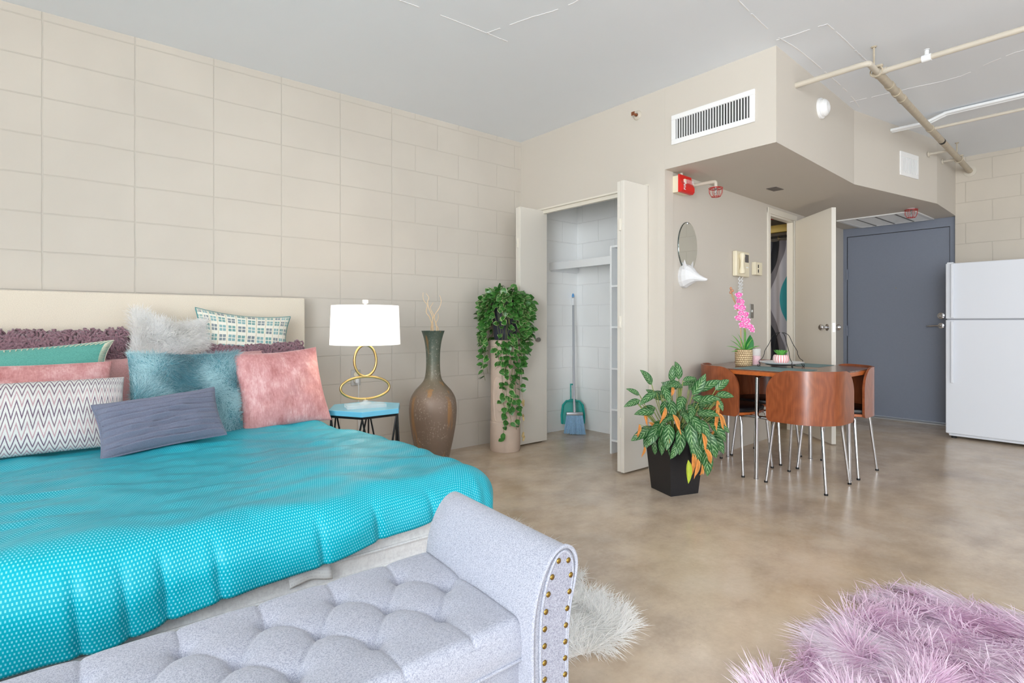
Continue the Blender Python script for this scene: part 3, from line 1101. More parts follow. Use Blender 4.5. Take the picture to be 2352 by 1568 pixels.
prof = [(.755, .085), (.752, .30), (.751, .40), (.756, .455), (.770, .502), (.790, .538), (.814, .562), (.840, .570), (.862, .562), (.876, .543), (.879, .518), (.872, .485), (.860, .445), (.852, .39), (.850, .30), (.850, .085)]
psm = [(p.x, p.z) for p in smooth_path([(x, 0, z) for x, z in prof], 5)]
def arm(mirror):
    n = len(psm)
    b = MB()
    ys = [0.838, 0.845] + [0.85 + 0.455 * i / 8 for i in range(9)] + [1.312]
    cx, cz = 0.81, 0.33
    def X(x, y):
        x = x + 0.034 * (y - 0.84) / 0.46
        return x if not mirror else -0.012 - x + 0.0
    vs, fs = [], []
    for k, y in enumerate(ys):
        sc = 0.93 if k in (0, len(ys) - 1) else 1.0
        for x, z in psm:
            # pull the rounded shoulder in slightly at the ends
            xx = 0.815 + (x - 0.815) * (1 - (1 - sc) * 1.0)
            zz = z if z < 0.4 else 0.4 + (z - 0.4) * (1 - (1 - sc) * 0.6)
            vs.append((X(xx, y), y, zz))
    for k in range(len(ys) - 1):
        for i in range(n):
            i2 = (i + 1) % n
            f = (k * n + i, (k + 1) * n + i, (k + 1) * n + i2, k * n + i2)
            fs.append(f if not mirror else f[::-1])
    fs.append(tuple(range(n)) if not mirror else tuple(range(n))[::-1])
    fs.append(tuple((len(ys) - 1) * n + i for i in range(n))[::-1] if not mirror else tuple((len(ys) - 1) * n + i for i in range(n)))
    b.add(vs, fs)
    a = b.build('arm', M_bench, bench, angle=45)
    # front panel, inset outline with piping and nail heads
    ins = []
    for x, z in psm:
        ins.append((0.815 + (x - 0.815) * 0.74 + 0.004, z if z < 0.3 else 0.3 + (z - 0.3) * 0.965))
    pn = MB()
    poly = [(X(x, 0.84), z) for x, z in ins]
    Mx = Matrix(((1, 0, 0, 0), (0, 0, 1, 0), (0, 1, 0, 0), (0, 0, 0, 1)))
    pn.prism(poly, 0.8335, 0.842, M=Mx)
    pn.build('front_panel', M_bench_d, a, angle=30)
    MB().tube([(X(x, 0.84), 0.8365, z) for x, z in psm], 0.0045, 6).build('arm_piping', M_bench, a)
    MB().tube([(X(x, 0.84), 0.8345, z) for x, z in ins], 0.0028, 6).build('panel_piping', M_bench, a)
    path = [((0.815 + (x - 0.815) * 0.60 + 0.006), z if z < 0.3 else 0.3 + (z - 0.3) * 0.925) for x, z in psm]
    acc, last = 0.0, path[0]
    nxt = 0.02
    for p, q in zip(path[:-1], path[1:]):
        L = hypot(q[0] - p[0], q[1] - p[1])
        while acc + L > nxt:
            t = (nxt - acc) / L
            x = p[0] + (q[0] - p[0]) * t; z = p[1] + (q[1] - p[1]) * t
            MB().sph((X(x, 0.84), 0.8335, z), 0.0062, 12, 6, sc=(1, 0.55, 1)).build('nail_head', M_brass, a)
            nxt += 0.0345
        acc += L
arm(False); arm(True)
for x in (-0.80, 0.80):
    for y in (0.87, 1.27):
        MB().lathe([(0.018, 0), (0.026, 0.09)], (x, y, 0), 12).build('foot', M_black, bench)

# ------------------------------------------------------------------ rugs
def in_poly(x, y, poly):
    c = False
    for i in range(len(poly)):
        x1, y1 = poly[i]; x2, y2 = poly[i - 1]
        if (y1 > y) != (y2 > y) and x < (x2 - x1) * (y - y1) / (y2 - y1) + x1:
            c = not c
    return c

def rug(name, label, poly, mat, backing, count, length, width, comb, seed, clump, cscale, droop=0.5, rnd=0.8, keep=None):
    cx = sum(p[0] for p in poly) / len(poly); cy = sum(p[1] for p in poly) / len(poly)
    root = thing(name, label, 'rug', (cx, cy, 0))
    sp_ = smooth_path([(x, y, 0) for x, y in poly + poly[:1]], 5)
    pl = [(p.x, p.y) for p in sp_[:-1]]
    MB().prism([(cx + (x - cx) * 0.93, cy + (y - cy) * 0.95) for x, y in pl], 0.001, 0.012).build('backing', backing, root)
    r = np.random.RandomState(seed)
    xs = [p[0] for p in pl]; ys = [p[1] for p in pl]
    P = []
    while len(P) < count:
        x = r.uniform(min(xs), max(xs)); y = r.uniform(min(ys), max(ys))
        if in_poly(x, y, pl) and (keep is None or keep(x, y)):
            P.append((x, y, 0.014 + 0.012 * (0.5 + 0.5 * noi(x * 6, y * 6))))
    P = np.array(P)
    N = np.zeros_like(P); N[:, 2] = 0.55
    N[:, 0] += (P[:, 0] - cx) * 0.7; N[:, 1] += (P[:, 1] - cy) * 0.7
    strands('fur', P, N, length, width, mat, root, comb, rnd, droop, seed, clump, cscale)
    return root

rug('sheepskin_rug', 'long white sheepskin rug on the concrete beside the bed', [(1.16, 1.22), (1.30, 1.17), (1.43, 1.16), (1.53, 1.22), (1.58, 1.33), (1.60, 1.46), (1.70, 1.60), (1.74, 1.80), (1.78, 2.05), (1.72, 2.3), (1.45, 2.4), (1.25, 2.3), (1.2, 1.9), (1.12, 1.5)],
    M_wfur, M_furbase_w, 26000, 0.062, 0.0020, (0, 0, 0), 21, 0.7, 9, 0.5, 0.8, lambda x, y: x > 1.1)
rug('faux_fur_rug', 'shaggy lilac pink faux fur rug on the concrete floor', [(1.30, 0.66), (1.50, 0.735), (1.72, 0.738), (1.97, 0.758), (2.22, 0.73), (2.40, 0.735), (2.53, 0.68), (2.60, 0.55), (2.61, 0.36), (2.66, 0.1), (2.5, -0.25), (2.0, -0.35), (1.4, -0.2), (1.1, 0.1), (1.12, 0.45)],
    M_pfur, M_furbase_p, 42000, 0.078, 0.0028, (-0.45, 0.25, 0), 22, 1.0, 8, 0.55, 0.8, lambda x, y: x > 1.25 and y > -0.25)
# ------------------------------------------------------------------ closet
def bifold(name, label, x0, x1, yc, knob, yfold):
    """two leaves folded flat against each other, standing out from the wall along x; yc their centre plane"""
    root = thing(name, label, 'closet door', ((x0 + x1) / 2, yc, 0), 'folding closet doors')
    th = 0.030
    for k, (dy, sh) in enumerate(((-th / 2 - 0.0025, 0.0), (th / 2 + 0.0025, 0.006))):
        lf = MB().box((x0 + sh, yc + dy - th / 2, 0.012), (x1 + sh, yc + dy + th / 2, 2.022), 0.0025).build('door_leaf', M_door_w, root, smooth=False)
        if k == 0 and knob:
            kx, kz = knob
            MB().lathe([(0.0, 0), (0.012, 0.0), (0.009, 0.012), (0.009, 0.02), (0.019, 0.028), (0.021, 0.036), (0.016, 0.044), (0.0, 0.047)], n=20,
                       M=Matrix.Translation((kx, yc + dy - th / 2 + 0.001, kz)) @ Matrix.Rotation(radians(90), 4, 'X')).build('knob', M_nickel, lf)
    for z in (0.35, 1.05, 1.72):
        hg = MB().cyl((x0 - 0.0045, yc, z - 0.04), (x0 - 0.0045, yc, z + 0.04), 0.004, n=10)
        hg.box((x0 - 0.004, yc - 0.012, z - 0.04), (x0 + 0.001, yc + 0.012, z + 0.04))
        hg.build('hinge', M_trim_w, root)
    return root

bifold('bifold_door', 'folded off-white closet door behind the trailing plant, round metal knob', 3.055, 3.365, 3.585, (3.235, 0.897), 0)
bifold('bifold_door', 'folded off-white closet door beside the black planter', 3.03, 3.315, 2.465, None, 0)

sh = thing('closet_shelf', 'white wooden shelf board high inside the closet', 'shelf', (3.85, 3.2, 1.6))
MB().box((3.67, 2.475, 1.585), (4.035, 3.826, 1.607)).build('board', M_white, sh, smooth=False)
MB().box((3.655, 2.475, 1.540), (3.672, 3.826, 1.610), 0.002).build('front_lip', M_white, sh, smooth=False)
MB().box((3.672, 3.806, 1.53), (4.03, 3.828, 1.585)).build('cleat', M_white, sh, smooth=False)

ut = thing('shelf_tower', 'tall narrow white shelf tower just inside the closet', 'shelf', (3.62, 2.7, 0))
UX0, UX1, UY0, UY1 = 3.44, 3.655, 2.56, 2.905
MB().box((UX0, UY1 - 0.018, 0.0), (UX1, UY1, 1.655), 0.002).build('side_panel', M_white, ut, smooth=False)
MB().box((UX0, UY0, 0.0), (UX1, UY0 + 0.018, 1.655), 0.002).build('side_panel', M_white, ut, smooth=False)
MB().box((UX1 - 0.006, UY0 + 0.018, 0.08), (UX1, UY1 - 0.018, 1.64)).build('back_panel', M_white, ut, smooth=False)
for z in (0.10, 0.345, 0.67, 1.00, 1.325, 1.640):
    MB().box((UX0 + 0.002, UY0 + 0.018, z), (UX1 - 0.006, UY1 - 0.018, z + 0.016)).build('shelf', M_white, ut, smooth=False)

# broom leaning in the corner with its dustpan clipped on
br = thing('broom', 'broom with grey handle and pale blue bristles in the closet corner', 'broom', (3.80, 3.66, 0))
M_bh = plain('silver_broom_handle', (178, 180, 186), 0.35, 0.4)
M_bl = plain('light_blue_plastic', (92, 160, 220), 0.45)
M_br = plain('pale_blue_bristles', (150, 190, 222), 0.7, 0, 0.15, 90)
ba, bb_ = Vector((3.78, 3.62, 0.20)), Vector((3.945, 3.795, 1.30))
MB().cyl(ba, bb_, 0.0105, 0.0105, 12).build('handle', M_bh, br)
dd = (bb_ - ba).normalized()
MB().cyl(bb_ - dd * 0.09, bb_ - dd * 0.02, 0.0125, 0.0125, 12).build('white_grip', M_white, br)
MB().sph(bb_ + dd * 0.0, 0.0125, 12, 8, sc=(1, 1, 2.4)).build('hanger_cap', M_bl, br)
sv = Vector((0.768, -0.64, 0))
def brist(u, v):
    w = 0.075 + 0.028 * v
    c = Vector((3.778, 3.615, 0)) + Vector((-0.012, -0.015, 0)) * v
    z = 0.185 - 0.178 * v + 0.014 * (u - 0.5) * v * -1.2
    return c + sv * (u - 0.5) * 2 * w + Vector((0.64, 0.768, 0)) * 0.0 + Vector((0, 0, z))
bs_ = MB()
rr = random.Random(3)
for i in range(260):
    u = i / 259.0; off = Vector((0.64, 0.768, 0)) * rr.uniform(-0.014, 0.014)
    a = brist(u, 0) + off; b = brist(min(1, max(0, u + rr.uniform(-.02, .02))), 1) + off * 1.4
    b.z = max(0.003, b.z + rr.uniform(-0.006, 0.003))
    bs_.tube([a, (a + b) / 2, b], [0.0018, 0.0018, 0.0012], 4)
bs_.build('bristles', M_br, br)
hb_ = MB()
hb_.box((-0.078, -0.018, -0.012), (0.078, 0.018, 0.016), 0.006, M=Matrix.Translation((3.778, 3.615, 0.190)) @ Matrix.Rotation(atan2(-0.64, 0.768), 4, 'Z'))
hb_.cyl((3.778, 3.615, 0.195), ba + dd * 0.10, 0.015, 0.012)
hb_.build('bristle_head', M_bh, br)
M_tealp = plain('teal_plastic', (24, 160, 150), 0.4)
dp = thing('dustpan', 'teal plastic dustpan clipped behind the broom', 'dustpan', (3.86, 3.70, 0))
MD = Matrix.Translation((3.84, 3.692, 0.0)) @ Matrix.Rotation(atan2(-0.64, 0.768), 4, 'Z') @ Matrix.Rotation(radians(-8), 4, 'X')
pan = [(-0.105, 0.075), (0.105, 0.075), (0.108, 0.16), (0.095, 0.255), (0.062, 0.295), (0.02, 0.315), (-0.02, 0.315), (-0.062, 0.295), (-0.095, 0.255), (-0.108, 0.16)]
pb = MB()
Mxz = Matrix(((1, 0, 0, 0), (0, 0, 1, 0), (0, 1, 0, 0), (0, 0, 0, 1)))
pb.prism(pan, 0.008, 0.012, M=MD @ Mxz)
pb.tube([MD @ Vector((x, -0.008, z)) for x, z in [(-0.105, 0.08), (-0.108, 0.16), (-0.095, 0.255), (-0.062, 0.295), (0.062, 0.295), (0.095, 0.255), (0.108, 0.16), (0.105, 0.08)]], 0.010, 8)
pb.build('pan', M_tealp, dp)
db = MB()
db.box((-0.024, -0.012, 0.30), (-0.012, 0.012, 0.45), 0.004, M=MD)
db.box((0.012, -0.012, 0.30), (0.024, 0.012, 0.45), 0.004, M=MD)
db.box((-0.024, -0.012, 0.445), (0.024, 0.012, 0.46), 0.004, M=MD)
db.build('handle', M_tealp, dp)

# ------------------------------------------------------------------ bedside table and lamp
TCx, TCy, TR_ = 1.418, 3.03, 0.222
def hexp(r, a0=0):
    return [(TCx + r * cos(radians(a0 + 60 * i)), TCy + r * sin(radians(a0 + 60 * i))) for i in range(6)]
M_sky = plain('light_blue_lacquer', (106, 184, 214), 0.2, **{})
st_ = thing('side_table', 'hexagonal light blue side table with black geometric wire base', 'side table', (TCx, TCy, 0))
MB().prism(hexp(TR_), 0.528, 0.557, bev=0.003).build('tabletop', M_sky, st_, smooth=False)
rg = MB()
hp = hexp(TR_ - 0.016)
for i in range(6):
    a, b = hp[i], hp[(i + 1) % 6]
    rg.cyl((*a, 0.520), (*b, 0.520), 0.0065, n=6)
rg.build('top_ring', M_bmetal, st_)
lo_ = hexp(TR_ - 0.016, 30)
for i in range(6):
    a = hp[i]
    m1, m0 = lo_[i], lo_[i - 1]
    ed = MB()
    ed.cyl((*a, 0.515), (m1[0], m1[1], 0.012), 0.0048, n=6)
    ed.cyl((*a, 0.515), (m0[0], m0[1], 0.012), 0.0048, n=6)
    if i in (1, 3, 5):
        ed.cyl((*a, 0.515), (a[0], a[1], 0.0), 0.0048, n=6)
    ed.build('leg', M_bmetal, st_)
bt = MB()
for i in range(6):
    a, b = lo_[i], lo_[(i + 1) % 6]
    bt.cyl((*a, 0.010), (*b, 0.010), 0.0055, n=6)
bt.build('bottom_ring', M_bmetal, st_)

LX, LY = 1.403, 3.0
M_glass = NT('clear_acrylic')
M_glass.bs(Base_Color=(1, 1, 1, 1), Roughness=0.05, IOR=1.45, Alpha=0.22)
M_glass = M_glass.m
lamp = thing('table_lamp', 'lit table lamp with white drum shade and two gold oval rings', 'lamp', (LX, LY, 0.557))
RL = Matrix.Translation((LX, LY, 0)) @ Matrix.Rotation(radians(-14), 4, 'Z')
bp = MB().box((-0.11, -0.055, 0.5575), (0.11, 0.055, 0.577), 0.002, M=RL)
bp.build('acrylic_base', M_glass, lamp, smooth=False)
MB().lathe([(0.034, 0.577), (0.034, 0.586), (0.017, 0.588), (0.013, 0.602)], (LX, LY, 0), 24).build('acrylic_collar', M_glass, lamp)
def ring(cz, a, b, rz, n=72):
    M = Matrix.Translation((LX, LY, cz)) @ Matrix.Rotation(radians(rz), 4, 'Z')
    return MB().tube([M @ Vector((a * cos(2 * pi * i / n), 0, b * sin(2 * pi * i / n))) for i in range(n)], 0.0072, 10, closed=True)
o_ = ring(0.669, 0.138, 0.064, -14); o_.cyl((LX, LY, 0.600), (LX, LY, 0.608), 0.010); o_.build('oval_ring', M_gold, lamp)
o_ = ring(0.825, 0.062, 0.090, -14); o_.cyl((LX, LY, 0.912), (LX, LY, 0.96), 0.008); o_.build('oval_ring', M_gold, lamp)
M_shade = NT('glowing_white_shade')
M_shade.bs(Base_Color=lin(250, 246, 240), Roughness=0.8)
M_shade.b.inputs['Emission Color'].default_value = (1.0, 0.97, 0.93, 1)
M_shade.b.inputs['Emission Strength'].default_value = 0.75
M_shade = M_shade.m
sd_ = MB().lathe([(0.196, 0.918), (0.187, 1.142)], (LX, LY, 0), 64, caps=False)
sd_.build('lamp_shade', M_shade, lamp, solid=0.004)
sr = MB()
for z, r in ((1.118, 0.187),):
    for k in range(3):
        a = k * 2.094
        sr.cyl((LX, LY, z), (LX + r * cos(a), LY + r * sin(a), z + 0.014), 0.002, n=6)
sr.cyl((LX, LY, 0.95), (LX, LY, 1.15), 0.003, n=8)
sr.build('shade_spider', M_gold, lamp)
MB().lathe([(0.0, 1.146), (0.008, 1.146), (0.006, 1.153), (0.017, 1.157), (0.017, 1.175), (0.0, 1.177)], (LX, LY, 0), 20).build('finial', M_glass, lamp)
MB().sph((LX, LY, 1.03), 0.03, 16, 12).build('bulb', M_shade, lamp)
for nm, z, e in (('lamp_light_up', 1.09, 4.5), ('lamp_light_down', 0.99, 1.6)):
    l = bpy.data.lights.new(nm, 'POINT'); l.energy = e; l.color = (1, 0.82, 0.62); l.shadow_soft_size = 0.05
    o = bpy.data.objects.new(nm, l); C.objects.link(o); o.location = (LX, LY, z)

ol = thing('outlet', 'metal duplex outlet plate with a plug on the block wall behind the lamp', 'outlet', (1.716, Y1, 0.645))
MB().box((1.680, Y1 - 0.005, 0.588), (1.752, Y1 + 0.001, 0.702), 0.002).build('cover_plate', M_nickel, ol, smooth=False)
for z in (0.668, 0.622):
    MB().lathe([(0.0, 0), (0.017, 0), (0.0165, 0.003), (0, 0.003)], n=20, M=Matrix.Translation((1.716, Y1 - 0.004, z)) @ Matrix.Rotation(radians(90), 4, 'X')).build('socket', M_almond, ol)
cd = thing('power_cord', 'clear white lamp cord hanging from the outlet', 'cord', (1.716, Y1 - 0.02, 0.62))
MB().tube(smooth_path([(1.716, Y1 - 0.022, 0.622), (1.722, Y1 - 0.035, 0.58), (1.728, Y1 - 0.02, 0.40), (1.735, Y1 - 0.03, 0.10), (1.69, Y1 - 0.08, 0.006), (1.60, 3.60, 0.005)], 6), 0.0028, 6).build('cable', M_white, cd)
MB().box((1.703, Y1 - 0.030, 0.608), (1.729, Y1 - 0.006, 0.636), 0.004).build('plug', M_white, cd)

# ------------------------------------------------------------------ floor vase
def vase_mat():
    t = NT('aged_bronze_glaze')
    pos = t.co('Object')
    s = t.sep(t.co('UV'))
    n = t.noise(pos, 9, 6, 0.7)
    f = t.math('ADD', s[1], t.math('MULTIPLY', t.math('SUBTRACT', n, 0.5), 0.18))
    col = t.ramp(f, [(0.0, lin(112, 94, 80)), (0.50, lin(132, 113, 99)), (0.64, lin(118, 108, 90)), (0.78, lin(98, 104, 90)), (1.0, lin(80, 96, 86))])
    sp = t.noise(pos, 70, 4, 0.75)
    sm = t.noise(pos, 7, 3)
    spk = t.math('MULTIPLY', t.ramp(sp, [(0.56, (0, 0, 0)), (0.66, (1, 1, 1))]), t.ramp(sm, [(0.45, (0, 0, 0)), (0.6, (1, 1, 1))]))
    col = t.mix(t.math('MULTIPLY', spk, 0.8), col, lin(196, 184, 170))
    dr = t.noise(t.mapped(pos, (16, 16, 1.4)), 1, 3)
    col = t.mix(t.math('MULTIPLY', t.ramp(dr, [(0.6, (0, 0, 0)), (0.68, (1, 1, 1))]), 0.6), col, lin(176, 126, 70))
    t.bs(Base_Color=col, Roughness=0.42, Metallic=0.1)
    t.bump(n, 0.25, 0.004)
    return t.m
VX, VY = 2.148, 3.47
vp = [(0.100, 0.0), (0.110, 0.03), (0.122, 0.09), (0.146, 0.20), (0.163, 0.30), (0.171, 0.38), (0.171, 0.44), (0.160, 0.50), (0.132, 0.55), (0.094, 0.592), (0.068, 0.625), (0.056, 0.665), (0.050, 0.74), (0.052, 0.83), (0.060, 0.90), (0.072, 0.95), (0.084, 0.985)]
vps = [(p.x, p.z) for p in smooth_path([(r, 0, z) for r, z in vp], 4)]
vps += [(0.078, 0.984), (0.066, 0.95), (0.052, 0.90), (0.046, 0.80), (0.0, 0.70)]
M_vase = vase_mat()
vb = MB().lathe(vps, n=48)
vb.uv = [(u, min(1.0, p[2] / 0.985)) for (u, v), p in zip(vb.uv, vb.v)]
vs_ = fill(vb.build('floor_vase', M_vase, angle=60), Matrix.Identity(4))
vs_.location = (VX, VY, 0)
tag(vs_, 'tall bronze bottle-necked floor vase between lamp table and plant', 'vase')
M_twig = plain('cream_curly_twig', (236, 208, 170), 0.6)
tw = MB()
for pts in ([(0.0, 0, .80), (-.005, 0, 1.0), (-.03, 0, 1.08), (-.045, .01, 1.12), (-.05, 0, 1.17), (-.075, .0, 1.21), (-.08, 0, 1.262)],
            [(.01, 0, .80), (.008, .01, 1.02), (-.008, 0, 1.09), (-.028, 0, 1.14), (-.04, .01, 1.19), (-.03, 0, 1.225), (-.055, 0, 1.255)],
            [(.02, 0, .80), (.03, 0, 1.0), (.012, 0, 1.06), (.02, .01, 1.10), (.05, 0, 1.15), (.065, .0, 1.20), (.055, 0, 1.245)],
            [(.0, 0.01, .80), (.045, 0.01, .985), (.03, 0.01, 1.03), (.045, .01, 1.08), (.042, 0, 1.11)],
            [(-.02, .01, .80), (-.01, .01, 1.0), (-.004, 0.0, 1.07), (.005, 0, 1.10), (-.02, 0, 1.15), (.0, 0, 1.19)]):
    P = smooth_path([(VX + x * 0.9 + 0.004 * sin(z * 60), VY + y - x * 0.25, z) for x, y, z in pts], 6)
    tw.tube(P, [0.0042 - 0.0026 * i / (len(P) - 1) for i in range(len(P))], 6)
tg_ = tw.build('curly_branches', M_twig)
tag(tg_, 'cream curly twigs standing in the bronze floor vase', 'branches')

# ------------------------------------------------------------------ pedestal column and trailing plant
PX, PY = 2.885, 3.545
M_stone = plain('sandy_carved_stone', (206, 186, 170), 0.75, 0, 0.06, 12, 0.2)
ped = thing('pedestal', 'round sandy stone column pedestal carved with a figure', 'pedestal', (PX, PY, 0))
MB().lathe([(0.118, 0.0), (0.124, 0.012), (0.124, 0.235), (0.119, 0.242), (0.119, 0.845), (0.124, 0.852), (0.124, 0.895), (0.118, 0.902)], (PX, PY, 0), 48).build('column', M_stone, ped, angle=30)
M_groove = plain('carved_groove', (176, 150, 132), 0.8)
va = atan2(-PY, -PX)
def onc(s, z, r=0.1205):
    """s metres to the picture's right on the face turned to the room"""
    a = va + s / 0.122
    return Vector((PX + r * cos(a), PY + r * sin(a), z))
rl = MB()
for pts, w in (([(-.10, .30), (-.11, .45), (-.10, .56), (-.07, .61), (-.03, .60)], .008), ([(-.10, .33), (-.09, .26), (-.05, .245), (.02, .25)], .007),
               ([(-.075, .36), (-.08, .48), (-.06, .53), (-.035, .52), (-.03, .36), (-.05, .33), (-.075, .36)], .006),
               ([(-.095, .40), (-.02, .385), (.05, .39)], .006), ([(-.10, .66), (-.04, .70), (.0, .665), (.03, .72)], .007), ([(-.09, .83), (-.06, .77), (.0, .75), (.06, .77)], .008),
               ([(.06, .30), (.07, .5), (.06, .68)], .008), ([(.0, .30), (.0, .36)], .005), ([(.03, .45), (.09, .47)], .006), ([(.02, .6), (.06, .57), (.095, .60)], .006)):
    P = smooth_path([(s, 0, z) for s, z in pts], 5)
    rl.tube([onc(p.x, p.z, 0.1185) for p in P], w * 0.75, 8)
rl.build('carved_relief', M_stone, ped)

hoya = thing('trailing_plant', 'trailing variegated plant in a dark pot on the stone pedestal', 'plant', (PX, PY, 0.902))
M_pot = plain('dark_blue_grey_pot', (52, 54, 66), 0.55)
MB().lathe([(0.085, 0.903), (0.092, 0.915), (0.122, 1.20), (0.128, 1.20), (0.128, 1.225), (0.116, 1.225), (0.110, 1.19), (0.0, 1.19)], (PX, PY, 0), 40).build('pot', M_pot, hoya, angle=30)
def hoya_mat():
    t = NT('cream_edged_leaf')
    s = t.sep(t.co('UV'))
    x = t.math('ABSOLUTE', t.math('SUBTRACT', s[0], 0.5))
    n = t.noise(t.co('Object'), 60, 3, 0.7)
    big = t.noise(t.co('Object'), 9, 2)
    e = t.math('ADD', x, t.math('MULTIPLY', t.math('SUBTRACT', n, 0.5), 0.16))
    edge = t.ramp(e, [(0.405, (0, 0, 0)), (0.45, (1, 1, 1))])
    edge = t.math('MULTIPLY', edge, t.ramp(big, [(0.42, (0.1, 0.1, 0.1)), (0.56, (1, 1, 1))]))
    g = t.ramp(n, [(0.3, lin(30, 78, 30)), (0.5, lin(52, 112, 44)), (0.7, lin(88, 146, 62))])
    mid = t.ramp(x, [(0.0, (1, 1, 1)), (0.03, (0, 0, 0))])
    g = t.mix(t.math('MULTIPLY', mid, 0.5), g, lin(130, 176, 92))
    t.bs(Base_Color=t.mix(edge, g, lin(206, 214, 160)), Roughness=0.32)
    t.b.inputs['Specular IOR Level'].default_value = 0.6
    t.b.inputs['Subsurface Weight'].default_value = 0.0
    return t.m
M_hoya = hoya_mat()
M_vine = plain('olive_vine', (104, 112, 62), 0.7)
M_dry = plain('dry_tan_leaf', (200, 178, 130), 0.8)
rh = random.Random(12)
fl, vn = MB(), MB()
def hleaf(b, p, out, L=None, mi=0):
    L = L or rh.uniform(0.046, 0.070)
    d = Vector(out) + Vector((rh.uniform(-.6, .6), rh.uniform(-.6, .6), rh.uniform(-.9, .35)))
    cam_dir = Vector((-PX, -PY, 0.25)).normalized()
    up = Vector((rh.uniform(-.5, .5), rh.uniform(-.5, .5), 0.5)) + Vector(out) * 0.9 + cam_dir * 0.3
    b.leaf(p, d, up, L, L * rh.uniform(0.68, 0.82), rh.uniform(0.1, 0.6), 0.10, seg=5, cup=0.1, mi=mi)
# crown
for i in range(120):
    a = rh.uniform(0, 2 * pi); r = 0.15 * sqrt(rh.random())
    z = 1.225 + 0.10 * (1 - (r / 0.17) ** 2) * rh.random() + 0.02
    p = Vector((PX + r * cos(a), PY + r * sin(a), z))
    hleaf(fl, p, (cos(a) * 0.8, sin(a) * 0.8, 0.45))
    if i % 4 == 0:
        vn.tube([(PX + 0.3 * r * cos(a), PY + 0.3 * r * sin(a), 1.19), p], 0.0016, 5)
# hanging vines: (angle relative to the face turned to the room, length, first reach)
vines = []
for i in range(20):
    vines.append((rh.uniform(-2.4, 2.4), rh.uniform(0.12, 0.36), rh.uniform(0.14, 0.185)))
vines += [(-1.25, 0.66, .19), (-1.05, 0.60, .17), (-1.1, 0.46, .18), (-0.95, 0.30, .17), (-1.45, .45, .18), (-1.6, .35, .2),
          (0.9, .62, .165), (1.05, .50, .175), (1.2, .44, .18), (0.75, .74, .16), (0.6, 0.86, .15), (0.2, 1.12, .145), (-0.15, 0.82, .145),
          (-0.1, 0.62, .145), (-0.35, 0.50, .15), (0.3, 1.02, .15), (0.95, .70, .16), (0.6, 1.05, .15), (0.05, .98, .145), (1.3, .3, .2), (1.5, .28, .21), (0.8, .45, .18), (1.0, .35, .19)]
for a0, ln_, rc in vines:
    a = va + a0
    pts = [Vector((PX + 0.05 * cos(a), PY + 0.05 * sin(a), 1.19)), Vector((PX + 0.12 * cos(a), PY + 0.12 * sin(a), 1.262))]
    n = max(3, int(ln_ / 0.05))
    aa = a
    for k in range(n + 1):
        aa += rh.uniform(-.09, .09)
        rr_ = rc + 0.008 * sin(k * 1.3 + a0 * 5) - min(0.0, 0) - 0.0006 * k
        rr_ = max(rr_, 0.140)
        pts.append(Vector((PX + rr_ * cos(aa), PY + rr_ * sin(aa), 1.235 - ln_ * k / n)))
    P = smooth_path(pts, 3)
    P = [p for p in P if p.z > 0.03]
    vn.tube(P, 0.0016, 5)
    acc = 0
    for q in range(2, len(P)):
        acc += (P[q] - P[q - 1]).length
        dense = 0.034 if P[q].z > 0.85 else 0.050
        if acc > dense:
            acc = 0
            o = Vector((P[q].x - PX, P[q].y - PY, 0)).normalized()
            rel = (atan2(o.y, o.x) - va + pi) % (2 * pi) - pi
            if -0.75 < rel < 0.25 and 0.90 < P[q].z < 1.16 and rh.random() < 0.75:
                continue
            if rh.random() < (1 if P[q].z > 0.80 else 0.72):
                hleaf(fl, P[q], o)
            if P[q].z > 0.70 or rh.random() < 0.4:
                hleaf(fl, P[q], o)
fl.build('foliage', M_hoya, hoya, angle=180)
vn.build('vines', M_vine, hoya, angle=180)
dl = MB()
for i in range(9):
    p = onc(0.135 + rh.uniform(0, .02), rh.choice([.43, .40, .30, .18, .15, .13]) + rh.uniform(-.02, .02), 0.16)
    dl.leaf(p, (rh.uniform(-.3, .3), rh.uniform(-.3, .3), -1), (-.6, -.7, .2), 0.04, 0.018, 0.8, 0.4, seg=4)
dl.tube([onc(.13, .50, .15), onc(.137, .40, .16), onc(.14, .13, .16)], 0.001, 4)
dl.build('dry_leaves', M_dry, hoya, angle=180)

# ------------------------------------------------------------------ black planter with the big plant
GX, GY = 2.995, 2.011
M_plant_pot = plain('speckled_black_planter', (26, 26, 30), 0.35, 0, 0.5, 300, 0.05)
evg = thing('potted_plant', 'leafy patterned green plant with orange dying leaves in a tapered black square pot', 'plant', (GX, GY, 0))
ga = atan2(-0.328, 0.944)
MG = Matrix.Translation((GX, GY, 0)) @ Matrix.Rotation(ga, 4, 'Z')
pb = MB()
def frustum(b, w0, w1, z0, z1, M, flip=False):
    vs = [(-w0, -w0, z0), (w0, -w0, z0), (w0, w0, z0), (-w0, w0, z0), (-w1, -w1, z1), (w1, -w1, z1), (w1, w1, z1), (-w1, w1, z1)]
    fs = [(0, 1, 5, 4), (1, 2, 6, 5), (2, 3, 7, 6), (3, 0, 4, 7)]
    b.add(vs, [f[::-1] for f in fs] if flip else fs, M=M)
frustum(pb, 0.100, 0.133, 0.0, 0.385, MG)
frustum(pb, 0.095, 0.123, 0.02, 0.385, MG, True)
pb.add([(-.133, -.133, .385), (.133, -.133, .385), (.133, .133, .385), (-.133, .133, .385), (-.123, -.123, .385), (.123, -.123, .385), (.123, .123, .385), (-.123, .123, .385)],
       [(0, 1, 5, 4), (1, 2, 6, 5), (2, 3, 7, 6), (3, 0, 4, 7)], M=MG)
pb.add([(-.1, -.1, 0), (.1, -.1, 0), (.1, .1, 0), (-.1, .1, 0)], [(3, 2, 1, 0)], M=MG)
pb.build('pot', M_plant_pot, evg, smooth=False)
